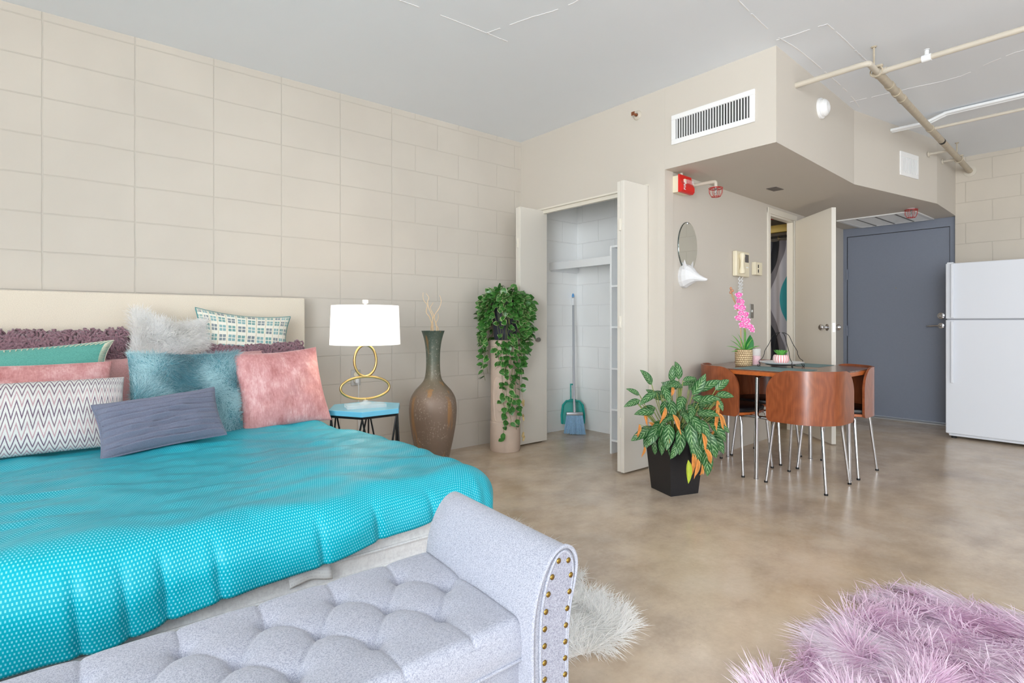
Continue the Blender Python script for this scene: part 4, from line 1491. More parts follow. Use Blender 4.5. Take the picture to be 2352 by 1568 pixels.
MB().box((-.119, -.119, .30), (.119, .119, .345), M=MG).build('soil', plain('potting_soil', (60, 46, 36), 0.95, 0, 0.3, 60), evg, smooth=False)
def ever_mat():
    t = NT('patterned_green_leaf')
    s = t.sep(t.co('UV'))
    x = t.math('ABSOLUTE', t.math('SUBTRACT', s[0], 0.5))
    # slanting pale bars either side of the midrib
    y = t.math('SUBTRACT', t.math('MULTIPLY', s[1], 5.5), t.math('MULTIPLY', x, 3.6))
    n = t.noise(t.co('Object'), 70, 3, 0.7)
    y = t.math('ADD', y, t.math('MULTIPLY', t.noise(t.co('Object'), 38, 3, 0.7), 1.1))
    bar = t.math('ABSOLUTE', t.math('SUBTRACT', t.math('FRACT', y), 0.5))
    b = t.ramp(bar, [(0.30, (0, 0, 0)), (0.44, (1, 1, 1))])
    inn = t.ramp(x, [(0.34, (1, 1, 1)), (0.44, (0, 0, 0))])
    mid = t.ramp(x, [(0.0, (1, 1, 1)), (0.035, (0, 0, 0))])
    f = t.math('MULTIPLY', b, inn)
    base = t.ramp(n, [(0.3, lin(30, 74, 36)), (0.7, lin(52, 104, 50))])
    col = t.mix(t.math('MULTIPLY', f, 0.62), base, lin(178, 208, 160))
    col = t.mix(t.math('MULTIPLY', mid, 0.6), col, lin(150, 196, 120))
    t.bs(Base_Color=col, Roughness=0.38)
    t.b.inputs['Specular IOR Level'].default_value = 0.3
    return t.m
M_ever = ever_mat()
M_stem = plain('pale_green_stem', (140, 152, 84), 0.6, 0, 0.25, 60)
M_orange = plain('orange_withered_leaf', (220, 156, 84), 0.75, 0, 0.15, 40)
M_ygreen = plain('yellow_green_leaf', (178, 192, 60), 0.5, 0, 0.1, 30)
CR = Vector((0.768, -0.64, 0)); CF = Vector((0.64, 0.768, 0))
def gp(s, z, dpt=0.0):
    """s to the picture's right of the pot centre, dpt towards the camera"""
    return Vector((GX, GY, z)) + CR * s - CF * dpt
eg, stm, owl = MB(), MB(), MB()
re_ = random.Random(5)
# (leaf base s, z, depth, direction s, z, depth, length)
LV = [(-.235, .60, .05, -.8, .45, .1, .10), (-.235, .57, .06, -.8, -.25, .2, .12), (-.15, .66, .02, -.5, .8, .2, .13), (-.14, .62, .1, -.75, -.35, .3, .15), (-.10, .66, .08, .15, -.5, .6, .14),
      (-.08, .64, .0, .5, .3, .1, .10), (.03, .69, .0, -.1, 1., .1, .13), (.04, .69, .05, .7, .2, .2, .09), (.03, .66, .06, -.5, .1, .5, .13), (.02, .60, .12, -.35, -.35, .6, .14),
      (.10, .60, .05, .45, .8, .3, .17), (.12, .56, .1, .5, .3, .5, .15), (.10, .50, .14, .5, .1, .6, .15), (.245, .63, .05, .6, .6, .2, .12), (.245, .60, .06, .9, .05, .2, .12),
      (.24, .58, .08, .3, -.6, .4, .09), (.15, .53, .02, .8, .15, .1, .13), (-.06, .58, .1, .1, -.8, .5, .14), (-.15, .50, .08, -.8, .05, .2, .14), (-.10, .44, .10, -.7, -.5, .4, .16), (-.14, .42, .12, -.45, -.7, .35, .15),
      (-.08, .44, .16, -.2, -.8, .5, .17), (-.02, .42, .18, -.05, -1, .35, .17), (.03, .46, .20, .02, -.9, .4, .18), (.05, .40, .2, .0, -1, .3, .17), (.10, .42, .18, .25, -.9, .3, .18), (.14, .40, .16, .35, -.9, .3, .19),
      (.18, .44, .12, .7, -.6, .3, .17), (.20, .38, .08, .55, -.8, .2, .17), (.17, .50, .06, .7, -.2, .3, .15), (-.01, .52, .16, .1, -.2, .8, .13), (.06, .55, .14, -.2, -.3, .8, .14), (-.13, .36, .14, .1, -.95, .3, .12),
      (-.04, .34, .2, -.4, -.85, .3, .12), (.08, .33, .2, .05, -1, .2, .15), (.13, .30, .2, .05, -1, .2, .17), (.0, .60, -.05, -.2, .4, -.3, .13), (.12, .62, -.06, .3, .5, -.2, .13), (-.06, .55, -.08, -.5, .4, -.2, .13),
      (.0, .47, .10, -.6, .1, .6, .14), (.09, .47, .16, .3, -.5, .7, .15), (-.17, .39, .06, -.9, -.45, .1, .15), (.04, .50, .18, .3, -.6, .6, .14)]
LV2 = [(s + re_.uniform(-.05, .05), z + re_.uniform(-.05, .03), dp_ * re_.uniform(.1, .9), ds_ + re_.uniform(-.4, .4), dz_ - re_.uniform(0, .5), dd_, L * re_.uniform(.85, 1.05)) for s, z, dp_, ds_, dz_, dd_, L in LV[5:] if abs(s) < .19]
for s, z, dp_, ds_, dz_, dd_, L in LV + LV2:
    b = gp(s * 0.97, z, dp_)
    d = CR * ds_ + Vector((0, 0, dz_)) - CF * dd_
    up = Vector((0, 0, 0.75)) - CF * 0.9 + Vector((re_.uniform(-.3, .3), re_.uniform(-.3, .3), 0))
    eg.leaf(b, d, up, L * 0.92, L * re_.uniform(0.35, 0.44), re_.uniform(0.25, 0.7), 0.12, seg=8)
    root_ = gp(s * 0.25, 0.35, dp_ * 0.3)
    midp = gp(s * 0.72, 0.35 + (z - 0.35) * 0.6, dp_ * 0.6)
    stm.tube(smooth_path([root_, midp, b], 4), 0.0028, 6)
for s, z, dpt in ((-.10, .60, .06), (.03, .66, .02), (.14, .52, .04), (-.24, .55, .05), (.24, .56, .06), (.05, .5, .08), (-.03, .5, .04)):
    P = smooth_path([gp(s * .15, .33, 0), gp(s * .6, .33 + (z - .33) * .5, dpt * .6), gp(s, z, dpt)], 5)
    stm.tube(P, [0.0075 - 0.003 * i / (len(P) - 1) for i in range(len(P))], 8)
for s, z, dp_, ds_, dz_, L in [(.235, .58, .1, -.1, -1, .10), (.225, .53, .12, -.15, -1, .11), (.24, .50, .12, .2, -1, .12), (.215, .5, .12, 0, -1, .12), (.21, .40, .12, -.5, -.6, .07),
                               (.04, .29, .22, .0, -1, .14), (.075, .25, .22, -.25, -1, .12), (.10, .40, .22, .15, -1, .12), (.12, .31, .22, .3, -1, .13), (.10, .22, .22, -.1, -1, .08), (-.06, .50, .17, .35, -1, .13), (-.10, .54, .14, -.3, -1, .11),
                               (-.22, .50, .08, .3, -1, .09), (-.25, .43, .1, -.1, -1, .09), (-.22, .30, .12, -.3, -1, .07), (-.19, .44, .1, .5, -.4, .08), (-.09, .37, .2, -.3, -1, .08), (.15, .24, .2, .4, -1, .06), (-.05, .60, .1, .1, 1, .08)]:
    p = gp(s * 0.97, z, dp_)
    owl.leaf(p, CR * ds_ + Vector((0, 0, dz_)), Vector((0, 0, .1)) - CF, L, L * 0.15, re_.uniform(-.5, 1.0), 1.3, seg=7)
    owl.leaf(p, CR * (ds_ + .15) + Vector((0, 0, dz_)) + CF * 0.1, Vector((0, 0, .1)) + CR, L * 0.85, L * 0.12, re_.uniform(-.5, 1.0), 1.3, seg=7)
    if z > 0.3:
        stm.tube([gp(s * .3, .36, dp_ * .4), p], 0.0018, 5)
eg.build('leaves', M_ever, evg, angle=180)
stm.build('stems', M_stem, evg, angle=180)
owl.build('withered_leaves', M_orange, evg, angle=180)
MB().leaf(gp(.015, .245, .225), CR * .02 + Vector((0, 0, -1)), -CF, .14, .035, .1, .5, seg=6).build('yellow_leaf', M_ygreen, evg, angle=180)

# ------------------------------------------------------------------ dining set
TX, TY, TH = 4.05, 1.805, 0.478
def rsq(h, r, n=10):
    pts = []
    for cx, cy, a0 in ((h - r, h - r, 0), (-h + r, h - r, 90), (-h + r, -h + r, 180), (h - r, -h + r, 270)):
        for i in range(n + 1):
            a = radians(a0 + 90 * i / n)
            pts.append((TX + cx + r * cos(a), TY + cy + r * sin(a)))
    return pts
dt = thing('dining_table', 'square brown wood dining table with rounded corners and chrome legs', 'table', (TX, TY, 0))
tt = MB()
pl = rsq(0.452, 0.20)
tt.prism(pl, 0.720, 0.7285)
tt.uv = [((p[1] - TY) * 1.0 + 3, p[0] - TX) for p in tt.v]
tt.build('tabletop', M_wood_top, dt, angle=30)
te = MB().prism(rsq(0.452, 0.20), 0.694, 0.7198)
te.build('apron', M_wood_edge, dt, angle=30)
for dx, dy in ((-0.415, 0.0), (0, -0.415), (0.0, 0.43), (0.45, 0.0)):
    if dx == 0.45:
        dx = 0.43
    lg = MB().tube(smooth_path([(TX + dx * 0.80, TY + dy * 0.80, 0.688), (TX + dx * 0.965, TY + dy * 0.965, 0.680), (TX + dx * 0.985, TY + dy * 0.985, 0.64), (TX + dx, TY + dy, 0.3), (TX + dx * 1.01, TY + dy * 1.01, 0.0)], 5), 0.0135, 14)
    lg.lathe([(0.017, 0.0), (0.017, 0.006), (0.009, 0.010), (0.009, 0.018)], (TX + dx * 1.01, TY + dy * 1.01, 0), 16)
    lg.build('leg', M_chrome, dt)

def make_chair():
    """local frame: outer corner of the chair at (-h,-h); the seat opens towards +x,+y"""
    root = thing('dining_chair', 'x', 'chair', (TX, TY, 0))
    h, r, arm_, t = TH, 0.235, 0.385, 0.014
    def path(s):
        """s metres along the outer face from the end beside +y, round the corner, to the end beside +x"""
        st = arm_ - r
        Lc = r * pi / 2
        if s < st:
            return (-h, -h + arm_ - s), (-1, 0)
        s -= st
        if s < Lc:
            a = pi + s / r
            return (-h + r + r * cos(a), -h + r + r * sin(a)), (cos(a), sin(a))
        s -= Lc
        return (-h + r + s, -h), (0, -1)
    Ltot = 2 * (arm_ - r) + r * pi / 2
    zt, zb, cr_, cb_ = 0.742, 0.408, 0.150, 0.035
    def shell(off):
        def f(u, v):
            s = u * Ltot
            e = min(s, Ltot - s)
            top = zt if e >= cr_ else zt - cr_ + sqrt(max(0, cr_ ** 2 - (cr_ - e) ** 2))
            bot = zb if e >= cb_ else zb + cb_ - sqrt(max(0, cb_ ** 2 - (cb_ - e) ** 2))
            (x, y), (nx, ny) = path(s)
            z = bot + (top - bot) * v
            lean = -0.012 * (z - zb) / (zt - zb) * 0
            return (TX + x - nx * off, TY + y - ny * off, z)
        return f
    NU, NV = 72, 14
    bk = MB()
    uvs = lambda b: None
    warp = lambda u: 0.5 - 0.5 * cos(pi * u)
    bk.grid(lambda u, v: shell(0)(warp(u), v), NU, NV)
    k = len(bk.v)
    b2 = MB().grid(lambda u, v: shell(t)(warp(u), v), NU, NV)
    bk.add(b2.v, [f[::-1] for f in b2.f], b2.uv)
    rimi = [i for i in range(NU + 1)] + [j * (NU + 1) + NU for j in range(1, NV + 1)] + [NV * (NU + 1) + i for i in range(NU - 1, -1, -1)] + [j * (NU + 1) for j in range(NV - 1, 0, -1)]
    for a, b in zip(rimi, rimi[1:] + rimi[:1]):
        bk.f.append((a, a + k, b + k, b)); bk.mi.append(0)
    bk.uv = [(u * 0.66, v * 0.33) for u, v in bk.uv]
    bk.build('backrest', M_wood, root, angle=35)
    # seat
    pts = [(-h + t + 0.004, -h + 0.36), (-h + t + 0.004, -h + r)]
    for i in range(7):
        a = pi + (pi / 2) * i / 6
        pts.append((-h + r + (r - t - .004) * cos(a), -h + r + (r - t - .004) * sin(a)))
    pts += [(-h + 0.36, -h + t + 0.004), (-h + 0.41, -h + 0.10), (-h + .42, -h + .22), (-h + .40, -h + .33), (-h + .33, -h + .40), (-h + .22, -h + .42), (-h + .10, -h + .41)]
    pp = [(TX + x, TY + y) for x, y in pts]
    MB().prism(pp, 0.432, 0.462, bev=0.008).build('seat', M_seat, root, angle=40)
    MB().prism(pp, 0.415, 0.4315).build('seat_board', M_wood_edge, root, angle=40)
    for (ax, ay), (fx, fy) in (((.075, .075), (.035, .035)), ((.07, .365), (.032, .400)), ((.365, .07), (.400, .032)), ((.385, .385), (.415, .42))):
        P = smooth_path([(TX - h + ax * 1.5, TY - h + ay * 1.5, 0.410), (TX - h + ax, TY - h + ay, 0.405), (TX - h + ax + (fx - ax) * .12, TY - h + ay + (fy - ay) * .12, 0.365), (TX - h + fx, TY - h + fy, 0.0)], 4)
        lg = MB().tube(P, 0.0095, 12)
        lg.lathe([(0.0115, 0.0), (0.0115, 0.012), (0.0, 0.012)], (TX - h + fx, TY - h + fy, 0), 12, mi=1)
        lg.build('leg', [M_chrome, M_black], root)
    return root

ch0 = make_chair()
G_ = 'curved-back chairs tucked around the dining table'
def copy_tree(o, parent=None):
    c = o.copy(); C.objects.link(c)
    c.parent = parent
    if parent is not None:
        c.matrix_parent_inverse = o.matrix_parent_inverse.copy()
    for x in [q for q in bpy.data.objects if q.parent == o]:
        copy_tree(x, c)
    return c
labs = ['curved wood-backed chair at the table corner nearest the room',
        'curved wood-backed chair at the table corner towards the grey entry door',
        'chair at the far table corner by the open bathroom door, almost fully hidden',
        'curved wood-backed chair at the table corner behind the leafy plant']
for k, lb in enumerate(labs):
    c = ch0 if k == 0 else copy_tree(ch0)
    c.rotation_euler = (0, 0, k * pi / 2)
    tag(c, lb, 'chair', G_)

# things on the table (top at 0.7285)
TZ = 0.7285
M_mat = plain('dusty_teal_placemat', (112, 140, 142), 0.7, 0, 0.06, 200)
for nm, poly in (('dusty teal placemat at the near table edge', [(-0.43, 0.16), (-0.43, -0.20), (-0.36, -0.27), (-0.13, -0.27), (-0.13, 0.16)]),
                 ('dusty teal placemat at the far table edge behind the plate', [(0.12, 0.20), (0.12, -0.18), (0.40, -0.18), (0.42, -0.1), (0.42, 0.20)])):
    o = MB().prism([(TX + x, TY + y) for x, y in poly], TZ + 0.0003, TZ + 0.0028).build('placemat', M_mat, smooth=False)
    tag(o, nm, 'placemat', 'teal placemats')

OX, OY = 3.905, 2.035
orc = thing('orchid', 'pink artificial orchid in a round woven basket on the table', 'plant', (OX, OY, TZ))
def weave_mat():
    t = NT('woven_seagrass')
    s = t.sep(t.co('UV'))
    r = t.math('MULTIPLY', s[1], 22.0)
    sh_ = t.math('MULTIPLY', t.math('MODULO', t.math('FLOOR', r), 2.0), 0.5)
    a = t.math('FRACT', t.math('ADD', t.math('MULTIPLY', s[0], 26.0), sh_))
    w = t.math('MULTIPLY', t.math('SINE', t.math('MULTIPLY', a, pi)), t.math('SINE', t.math('MULTIPLY', t.math('FRACT', r), pi)))
    n = t.noise(t.co('Object'), 90, 3, 0.8)
    f = t.math('ADD', t.math('MULTIPLY', w, 0.7), t.math('MULTIPLY', n, 0.5))
    t.bs(Base_Color=t.ramp(f, [(0.25, lin(120, 92, 62)), (0.5, lin(206, 176, 132)), (0.8, lin(236, 212, 172))]), Roughness=0.85)
    t.bump(f, 0.9, 0.006)
    return t.m
MB().lathe([(0.054, 0.0), (0.058, 0.004), (0.060, 0.06), (0.060, 0.118), (0.055, 0.120), (0.054, 0.10), (0.0, 0.10)], (OX, OY, TZ + .0005), 36).build('basket', weave_mat(), orc, angle=50)
M_ol = plain('deep_green_orchid_leaf', (22, 112, 40), 0.35)
M_og = plain('grass_green_blade', (92, 150, 60), 0.45, 0, 0.2, 30)
M_ostem = plain('tan_flower_stem', (196, 158, 108), 0.6)
M_opink = NT('pink_petal')
sx = M_opink.sep(M_opink.co('UV'))
M_opink.bs(Base_Color=M_opink.ramp(M_opink.math('ADD', sx[1], M_opink.math('MULTIPLY', M_opink.noise(M_opink.co('Object'), 45, 3), 0.5)), [(0.3, lin(250, 226, 240)), (0.55, lin(240, 120, 190)), (0.8, lin(228, 60, 158)), (1.0, lin(246, 190, 224))]), Roughness=0.6)
M_opink.b.inputs['Subsurface Weight'].default_value = 0.0
M_opink = M_opink.m
def oc(s, z, d=0.0):
    return Vector((OX, OY, TZ + z)) + CR * s - CF * d
ob = MB()
for s, d, L, w, dr in ((.02, .01, .13, .07, .25), (.035, -.01, .12, .06, .3)):
    ob.leaf(oc(s, .10, d), Vector((0, 0, 1)) + CR * .25, -CF + CR * .2, L, w, dr, .15, seg=7)
ob.leaf(oc(.03, .115, 0), CR + Vector((0, 0, .35)), Vector((0, 0, 1)), .06, .03, .5, .2)
ob.build('broad_leaves', M_ol, orc, angle=180)
ob = MB()
for ds, dz, dd, L in ((-1, .55, .2, .14), (-.7, .9, .0, .13), (-1.2, .25, .3, .10), (.9, .5, .1, .14), (.5, 1, .2, .13), (-.25, 1, .3, .15), (.1, 1, .1, .19), (-.4, 1, -.2, .16), (.0, 1, .2, .22), (.7, .8, -.3, .13)):
    ob.leaf(oc(-.005, .10, .01), CR * ds + Vector((0, 0, dz)) - CF * dd, Vector((0, 0, 1)) - CF, L, .011, .55, .3, seg=8)
ob.build('grass_blades', M_og, orc, angle=180)
ob = MB()
ob.tube(smooth_path([oc(-.02, .09), oc(-.022, .26), oc(-.03, .34), oc(-.055, .44), oc(-.09, .53), oc(-.098, .56)], 6), 0.0035, 7)
ob.tube(smooth_path([oc(.01, .09), oc(.008, .26), oc(.005, .30)], 4), 0.003, 7)
for b_ in ((-.088, .545), (-.095, .515), (-.07, .53)):
    ob.tube([oc(-.07, .47), oc(b_[0], b_[1])], 0.0015, 5)
ob.build('flower_stem', M_ostem, orc, angle=180)
ob = MB()
for s, z in ((-.098, .565), (-.085, .548), (-.10, .535)):
    ob.sph(oc(s, z, .01), 0.009, 10, 8, sc=(1, 1, 1.25))
ob.build('buds', plain('pink_tan_bud', (196, 140, 110), 0.6), orc)
fw = [(-.045, .515, .02), (-.055, .475, .03), (-.02, .465, .01), (-.06, .43, .02), (-.025, .425, .03), (.0, .42, .0), (-.03, .385, .03), (.005, .375, .02), (-.045, .35, .01), (-.01, .335, .03), (.02, .33, .01), (-.025, .30, .03), (.008, .295, .02), (.04, .285, .02), (.055, .265, .01)]
for s, z, d in fw:
    fb = MB()
    c = oc(s, z, d)
    n = (-CF + CR * rh.uniform(-.7, .7) + Vector((0, 0, rh.uniform(-.3, .4)))).normalized()
    e1 = n.cross(Vector((0, 0, 1))).normalized(); e2 = n.cross(e1)
    for k in range(5):
        a = 2 * pi * k / 5 + pi / 2 * 3 + rh.uniform(-.1, .1)
        fb.leaf(c, e1 * cos(a) + e2 * sin(a) + n * 0.15, n, rh.uniform(.024, .032), .026 if k in (1, 4) else .02, .3, .08, seg=4)
    fb.sph(c + n * 0.006, 0.005, 8, 6)
    fb.build('flower', M_opink, orc, angle=180)

cn = thing('candle_jar', 'pink candle in a clear glass jar behind the orchid basket', 'candle', (3.995, 2.005, TZ))
MB().lathe([(0.0, .001), (0.031, .001), (0.033, .004), (0.033, .122), (0.0305, .122), (0.0305, .006), (0.0, .006)], (4.02, 2.0, TZ), 32).build('glass_jar', M_glass, cn, angle=50)
MB().lathe([(0.0, .0065), (0.030, .0065), (0.030, .07), (0.0, .068)], (4.02, 2.0, TZ), 28).build('pink_wax', plain('pink_wax', (240, 176, 190), 0.5), cn)

PLX, PLY = 4.03, 1.823
plt = thing('plate', 'round white plate held up by the black wire stand', 'plate', (PLX, PLY, TZ))
MB().lathe([(0.0, .018), (0.085, .018), (0.12, .024), (0.150, .034), (0.151, .036), (0.12, .029), (0.085, .0225), (0.0, .0225)], (PLX, PLY, TZ), 48).build('dish', M_white, plt, angle=60)
stn = thing('wire_stand', 'black wrought wire plate stand with three curled feet and a looped handle', 'stand', (PLX, PLY, TZ))
ws = MB()
cv = atan2(-CR.y, -CR.x)
for k, a in enumerate((pi / 2 * 0 + atan2(CR.y, CR.x), atan2(-CR.y, -CR.x), atan2(-CF.y, -CF.x), atan2(CF.y, CF.x))):
    u_ = Vector((cos(a), sin(a), 0))
    P = [u_ * 0.015 + Vector((0, 0, .245)), u_ * .055 + Vector((0, 0, .225)), u_ * .085 + Vector((0, 0, .165)), u_ * .115 + Vector((0, 0, .115)), u_ * .120 + Vector((0, 0, .09)), u_ * .135 + Vector((0, 0, .060)),
         u_ * .157 + Vector((0, 0, .042)), u_ * .150 + Vector((0, 0, .022)), u_ * .156 + Vector((0, 0, .006)), u_ * .166 + Vector((0, 0, .004)), u_ * .168 + Vector((0, 0, .014)), u_ * .160 + Vector((0, 0, .014))]
    if k == 3:
        P = P[:8]
    ws_ = MB().tube(smooth_path([p + Vector((PLX, PLY, TZ)) for p in P], 5), 0.0022, 7)
    ws_.build('wire_leg', M_bmetal, stn, angle=180)
MB().tube([(PLX + .092 * cos(2 * pi * i / 40), PLY + .092 * sin(2 * pi * i / 40), TZ + .0145) for i in range(40)], 0.002, 6, closed=True).build('plate_ring', M_bmetal, stn)
suc = thing('succulent_pot', 'small succulent in a pink and white ribbed pot on the plate', 'plant', (PLX, PLY, TZ + .0225))
M_strp = NT('pink_white_stripes')
sq = M_strp.sep(M_strp.co('UV'))
M_strp.bs(Base_Color=M_strp.mix(M_strp.math('LESS_THAN', M_strp.math('FRACT', M_strp.math('MULTIPLY', sq[0], 18.0)), 0.45), lin(248, 236, 234), lin(236, 156, 160)), Roughness=0.35)
sp_ = MB().lathe([(0.034, 0), (0.047, .012), (0.052, .03), (0.050, .05), (0.044, .062), (0.040, .062), (0.038, .05), (0.0, .05)], (PLX, PLY, TZ + .0228), 72)
sp_.v = [(PLX + (x - PLX) * (1 + 0.035 * abs(sin(9 * atan2(y - PLY, x - PLX)))), PLY + (y - PLY) * (1 + 0.035 * abs(sin(9 * atan2(y - PLY, x - PLX)))), z) for x, y, z in sp_.v]
sp_.build('pot', M_strp.m, suc, angle=50)
sl = MB()
for k in range(34):
    a = k * 2.4; el = 0.7 + 1.3 * (k / 34.0)
    sl.leaf((PLX + .018 * cos(a), PLY + .018 * sin(a), TZ + .082), (cos(a), sin(a), el + .15), (0, 0, 1), .050 - .0004 * k, .022, -.25, .2, seg=4)
sl.build('succulent', plain('bright_green_succulent', (96, 172, 76), 0.45, 0, 0.15, 60), suc, angle=180)
# ------------------------------------------------------------------ hall wall fittings (local frame: x along the wall, -y out of it)
def hw(s, out, z):
    return MH @ Vector((s, -out, z))
RX = Matrix.Rotation(radians(90), 4, 'X')
def on_wall(s, out, z):
    """a frame whose +z points out of the hall wall"""
    return MH @ Matrix.Translation((s, -out, z)) @ RX

mir = thing('oval_mirror', 'frameless oval mirror on the hall wall above the white fox head', 'mirror', hw(.30, 0, 1.60))
M_mirror = plain('mirror_glass', (225, 228, 226), 0.02, 1.0)
M_bev = plain('mirror_bevel', (120, 128, 126), 0.12, 1.0)
e = [(0.128 * cos(2 * pi * i / 64), 0.176 * sin(2 * pi * i / 64)) for i in range(64)]
MB().prism(e, 0.004, 0.0085, M=on_wall(.30, 0, 1.60)).build('glass', M_mirror, mir, angle=30)
MB().prism([(x * 1.03, y * 1.022) for x, y in e], 0.0005, 0.006, M=on_wall(.30, 0, 1.60)).build('bevelled_edge', M_bev, mir, angle=30)
MB().box((-.01, .165, .006), (.01, .178, .013), .001, M=on_wall(.30, 0, 1.60)).build('clip', M_chrome, mir)

fox = MB()
FS = MH @ Matrix.Translation((.235, 0, 1.372))
def fring(y, cz, rx, rz, n=12, sq=0.0):
    out = []
    for i in range(n):
        a = 2 * pi * i / n
        out.append(Vector((rx * cos(a), -y, cz + rz * sin(a))))
    return out
sec = [(0.0, .005, .062, .082), (.03, .008, .070, .085), (.06, .012, .066, .072), (.085, .010, .054, .056), (.105, .0, .036, .038), (.135, -.012, .022, .024), (.165, -.022, .015, .016), (.185, -.026, .009, .010)]
rows = [fring(*s_) for s_ in sec]
n = 12
vs = [p for r_ in rows for p in r_]
fs = []
for j in range(len(rows) - 1):
    for i in range(n):
        fs.append((j * n + i, j * n + (i + 1) % n, (j + 1) * n + (i + 1) % n, (j + 1) * n + i))
fs.append(tuple(range(n))); fs.append(tuple((len(rows) - 1) * n + i for i in range(n))[::-1])
fox.add(vs, [f[::-1] for f in fs], M=FS)
M_plaster = plain('white_plaster', (228, 228, 230), 0.45)
foxo = thing('fox_head', 'small white faceted fox head mounted below the oval mirror', 'sculpture', hw(.235, 0, 1.372))
fox.build('head', M_plaster, foxo, angle=12)
for sx_ in (-1, 1):
    ear = MB()
    bse = [Vector((sx_ * .028, -.055, .070)), Vector((sx_ * .064, -.050, .050)), Vector((sx_ * .050, -.022, .062))]
    tipp = Vector((sx_ * .060, -.052, .122))
    ear.add(bse + [tipp], [(0, 1, 3), (1, 2, 3), (2, 0, 3), (0, 2, 1)], M=FS)
    ear.build('ear', M_plaster, foxo, smooth=False)
MB().sph((0, -.187, -.025), .008, 10, 6, M=FS).build('nose', M_plaster, foxo)

ph = thing('intercom_phone', 'almond wall intercom phone with a small dark screen', 'phone', hw(1.115, 0, 1.525))
MB().box((1.0, -.038, 1.425), (1.235, -.002, 1.632), .008, M=MH).build('body', M_almond, ph, smooth=False)
MB().box((1.150, -.0405, 1.545), (1.215, -.0375, 1.610), .001, M=MH).build('screen', plain('dark_screen', (86, 82, 86), 0.15), ph, smooth=False)
hs = MB()
hs.tube([hw(1.055, .058, z) for z in (1.445, 1.47, 1.50, 1.55, 1.58, 1.61)], [.022, .024, .015, .015, .024, .022], 12)
hs.build('handset', M_almond, ph)
for k in range(3):
    MB().box((1.172 + .014 * k, -.040, 1.50), (1.18 + .014 * k, -.037, 1.508), M=MH).build('button', M_white, ph, smooth=False)
pc = MB()
for ph0, sgn in ((0, 1), (.5, -1)):
    P = []
    for i in range(90):
        t = i / 89
        z = 1.425 - 0.19 * sin(pi * t * 0.98)
        s_ = 1.06 + (0.05 * t if ph0 == 0 else .05 - .05 * t) + .012 * sin(6 * t + ph0)
        P.append(hw(s_ + .007 * cos(i * 1.35), .03 + .007 * sin(i * 1.35), z))
    pc.tube(P, .0022, 5)
pc.build('coiled_cord', M_white, ph, angle=180)

th_ = thing('thermostat', 'small almond thermostat with dark slots beside the intercom', 'thermostat', hw(1.425, 0, 1.51))
MB().box((1.355, -.034, 1.455), (1.492, -.001, 1.565), .004, M=MH).build('housing', M_almond, th_, smooth=False)
for z0 in (1.475, 1.515):
    MB().box((1.405, -.036, z0), (1.418, -.033, z0 + .028), M=MH).build('slot', M_dark, th_, smooth=False)
sw = thing('switch_plate', 'plain metal switch plate below the thermostat', 'switch', hw(1.352, 0, 1.143))
MB().box((1.318, -.006, 1.083), (1.386, -.0005, 1.203), .002, M=MH).build('plate', plain('grey_metal_plate', (150, 148, 146), 0.35, .7), sw, smooth=False)
MB().box((1.347, -.013, 1.133), (1.357, -.005, 1.153), .001, M=MH).build('toggle', M_nickel, sw, smooth=False)

# fire strobe
sb_ = thing('fire_alarm_strobe', 'red fire alarm strobe on a beige wall box under the dropped ceiling', 'fire alarm', hw(.175, 0, 2.025))
MB().box((.095, -.052, 1.963), (.245, -.001, 2.080), .003, M=MH).build('back_box', M_almond, sb_, smooth=False)
rb = MB()
pr = [(.052, 1.960), (.052, 2.085), (.062, 2.085), (.070, 2.04), (.088, 2.005), (.088, 1.975), (.075, 1.960)]
Mp = MH @ Matrix(((0, 0, 1, 0), (-1, 0, 0, 0), (0, 1, 0, 0), (0, 0, 0, 1)))
rb.prism(pr, .090, .250, M=Mp)
rb.build('red_cover', M_red, sb_, smooth=False)
MB().box((.150, -.094, 2.022), (.236, -.060, 2.052), .004, M=MH).build('strobe_lens', M_glass, sb_, smooth=False)
MB().box((.135, -.080, 2.018), (.156, -.058, 2.056), .003, M=MH).build('lens_bracket', M_almond, sb_, smooth=False)
# FIRE lettering, running up the cover
tx = bpy.data.curves.new('lettering', 'FONT'); tx.body = 'FIRE'; tx.size = .036; tx.extrude = .0006
txo = bpy.data.objects.new('lettering', tx); C.objects.link(txo)
bpy.context.view_layer.update()
dg = bpy.context.evaluated_depsgraph_get()
me = bpy.data.meshes.new_from_object(txo.evaluated_get(dg))
bpy.data.objects.remove(txo)
for f_ in me.polygons:
    f_.use_smooth = False
me.transform(MH @ Matrix.Translation((.128, -.0895, 1.972)) @ RX @ Matrix.Rotation(radians(90), 4, 'Z'))
me.materials.clear(); me.materials.append(M_white)
lo = bpy.data.objects.new('lettering', me); C.objects.link(lo)
lo.parent = sb_; lo.matrix_parent_inverse = Matrix.Translation(-sb_.location)
MB().cyl(hw(.17, .03, 2.08), hw(.17, .03, 2.109), .012).build('conduit_stub', M_pipe, sb_)


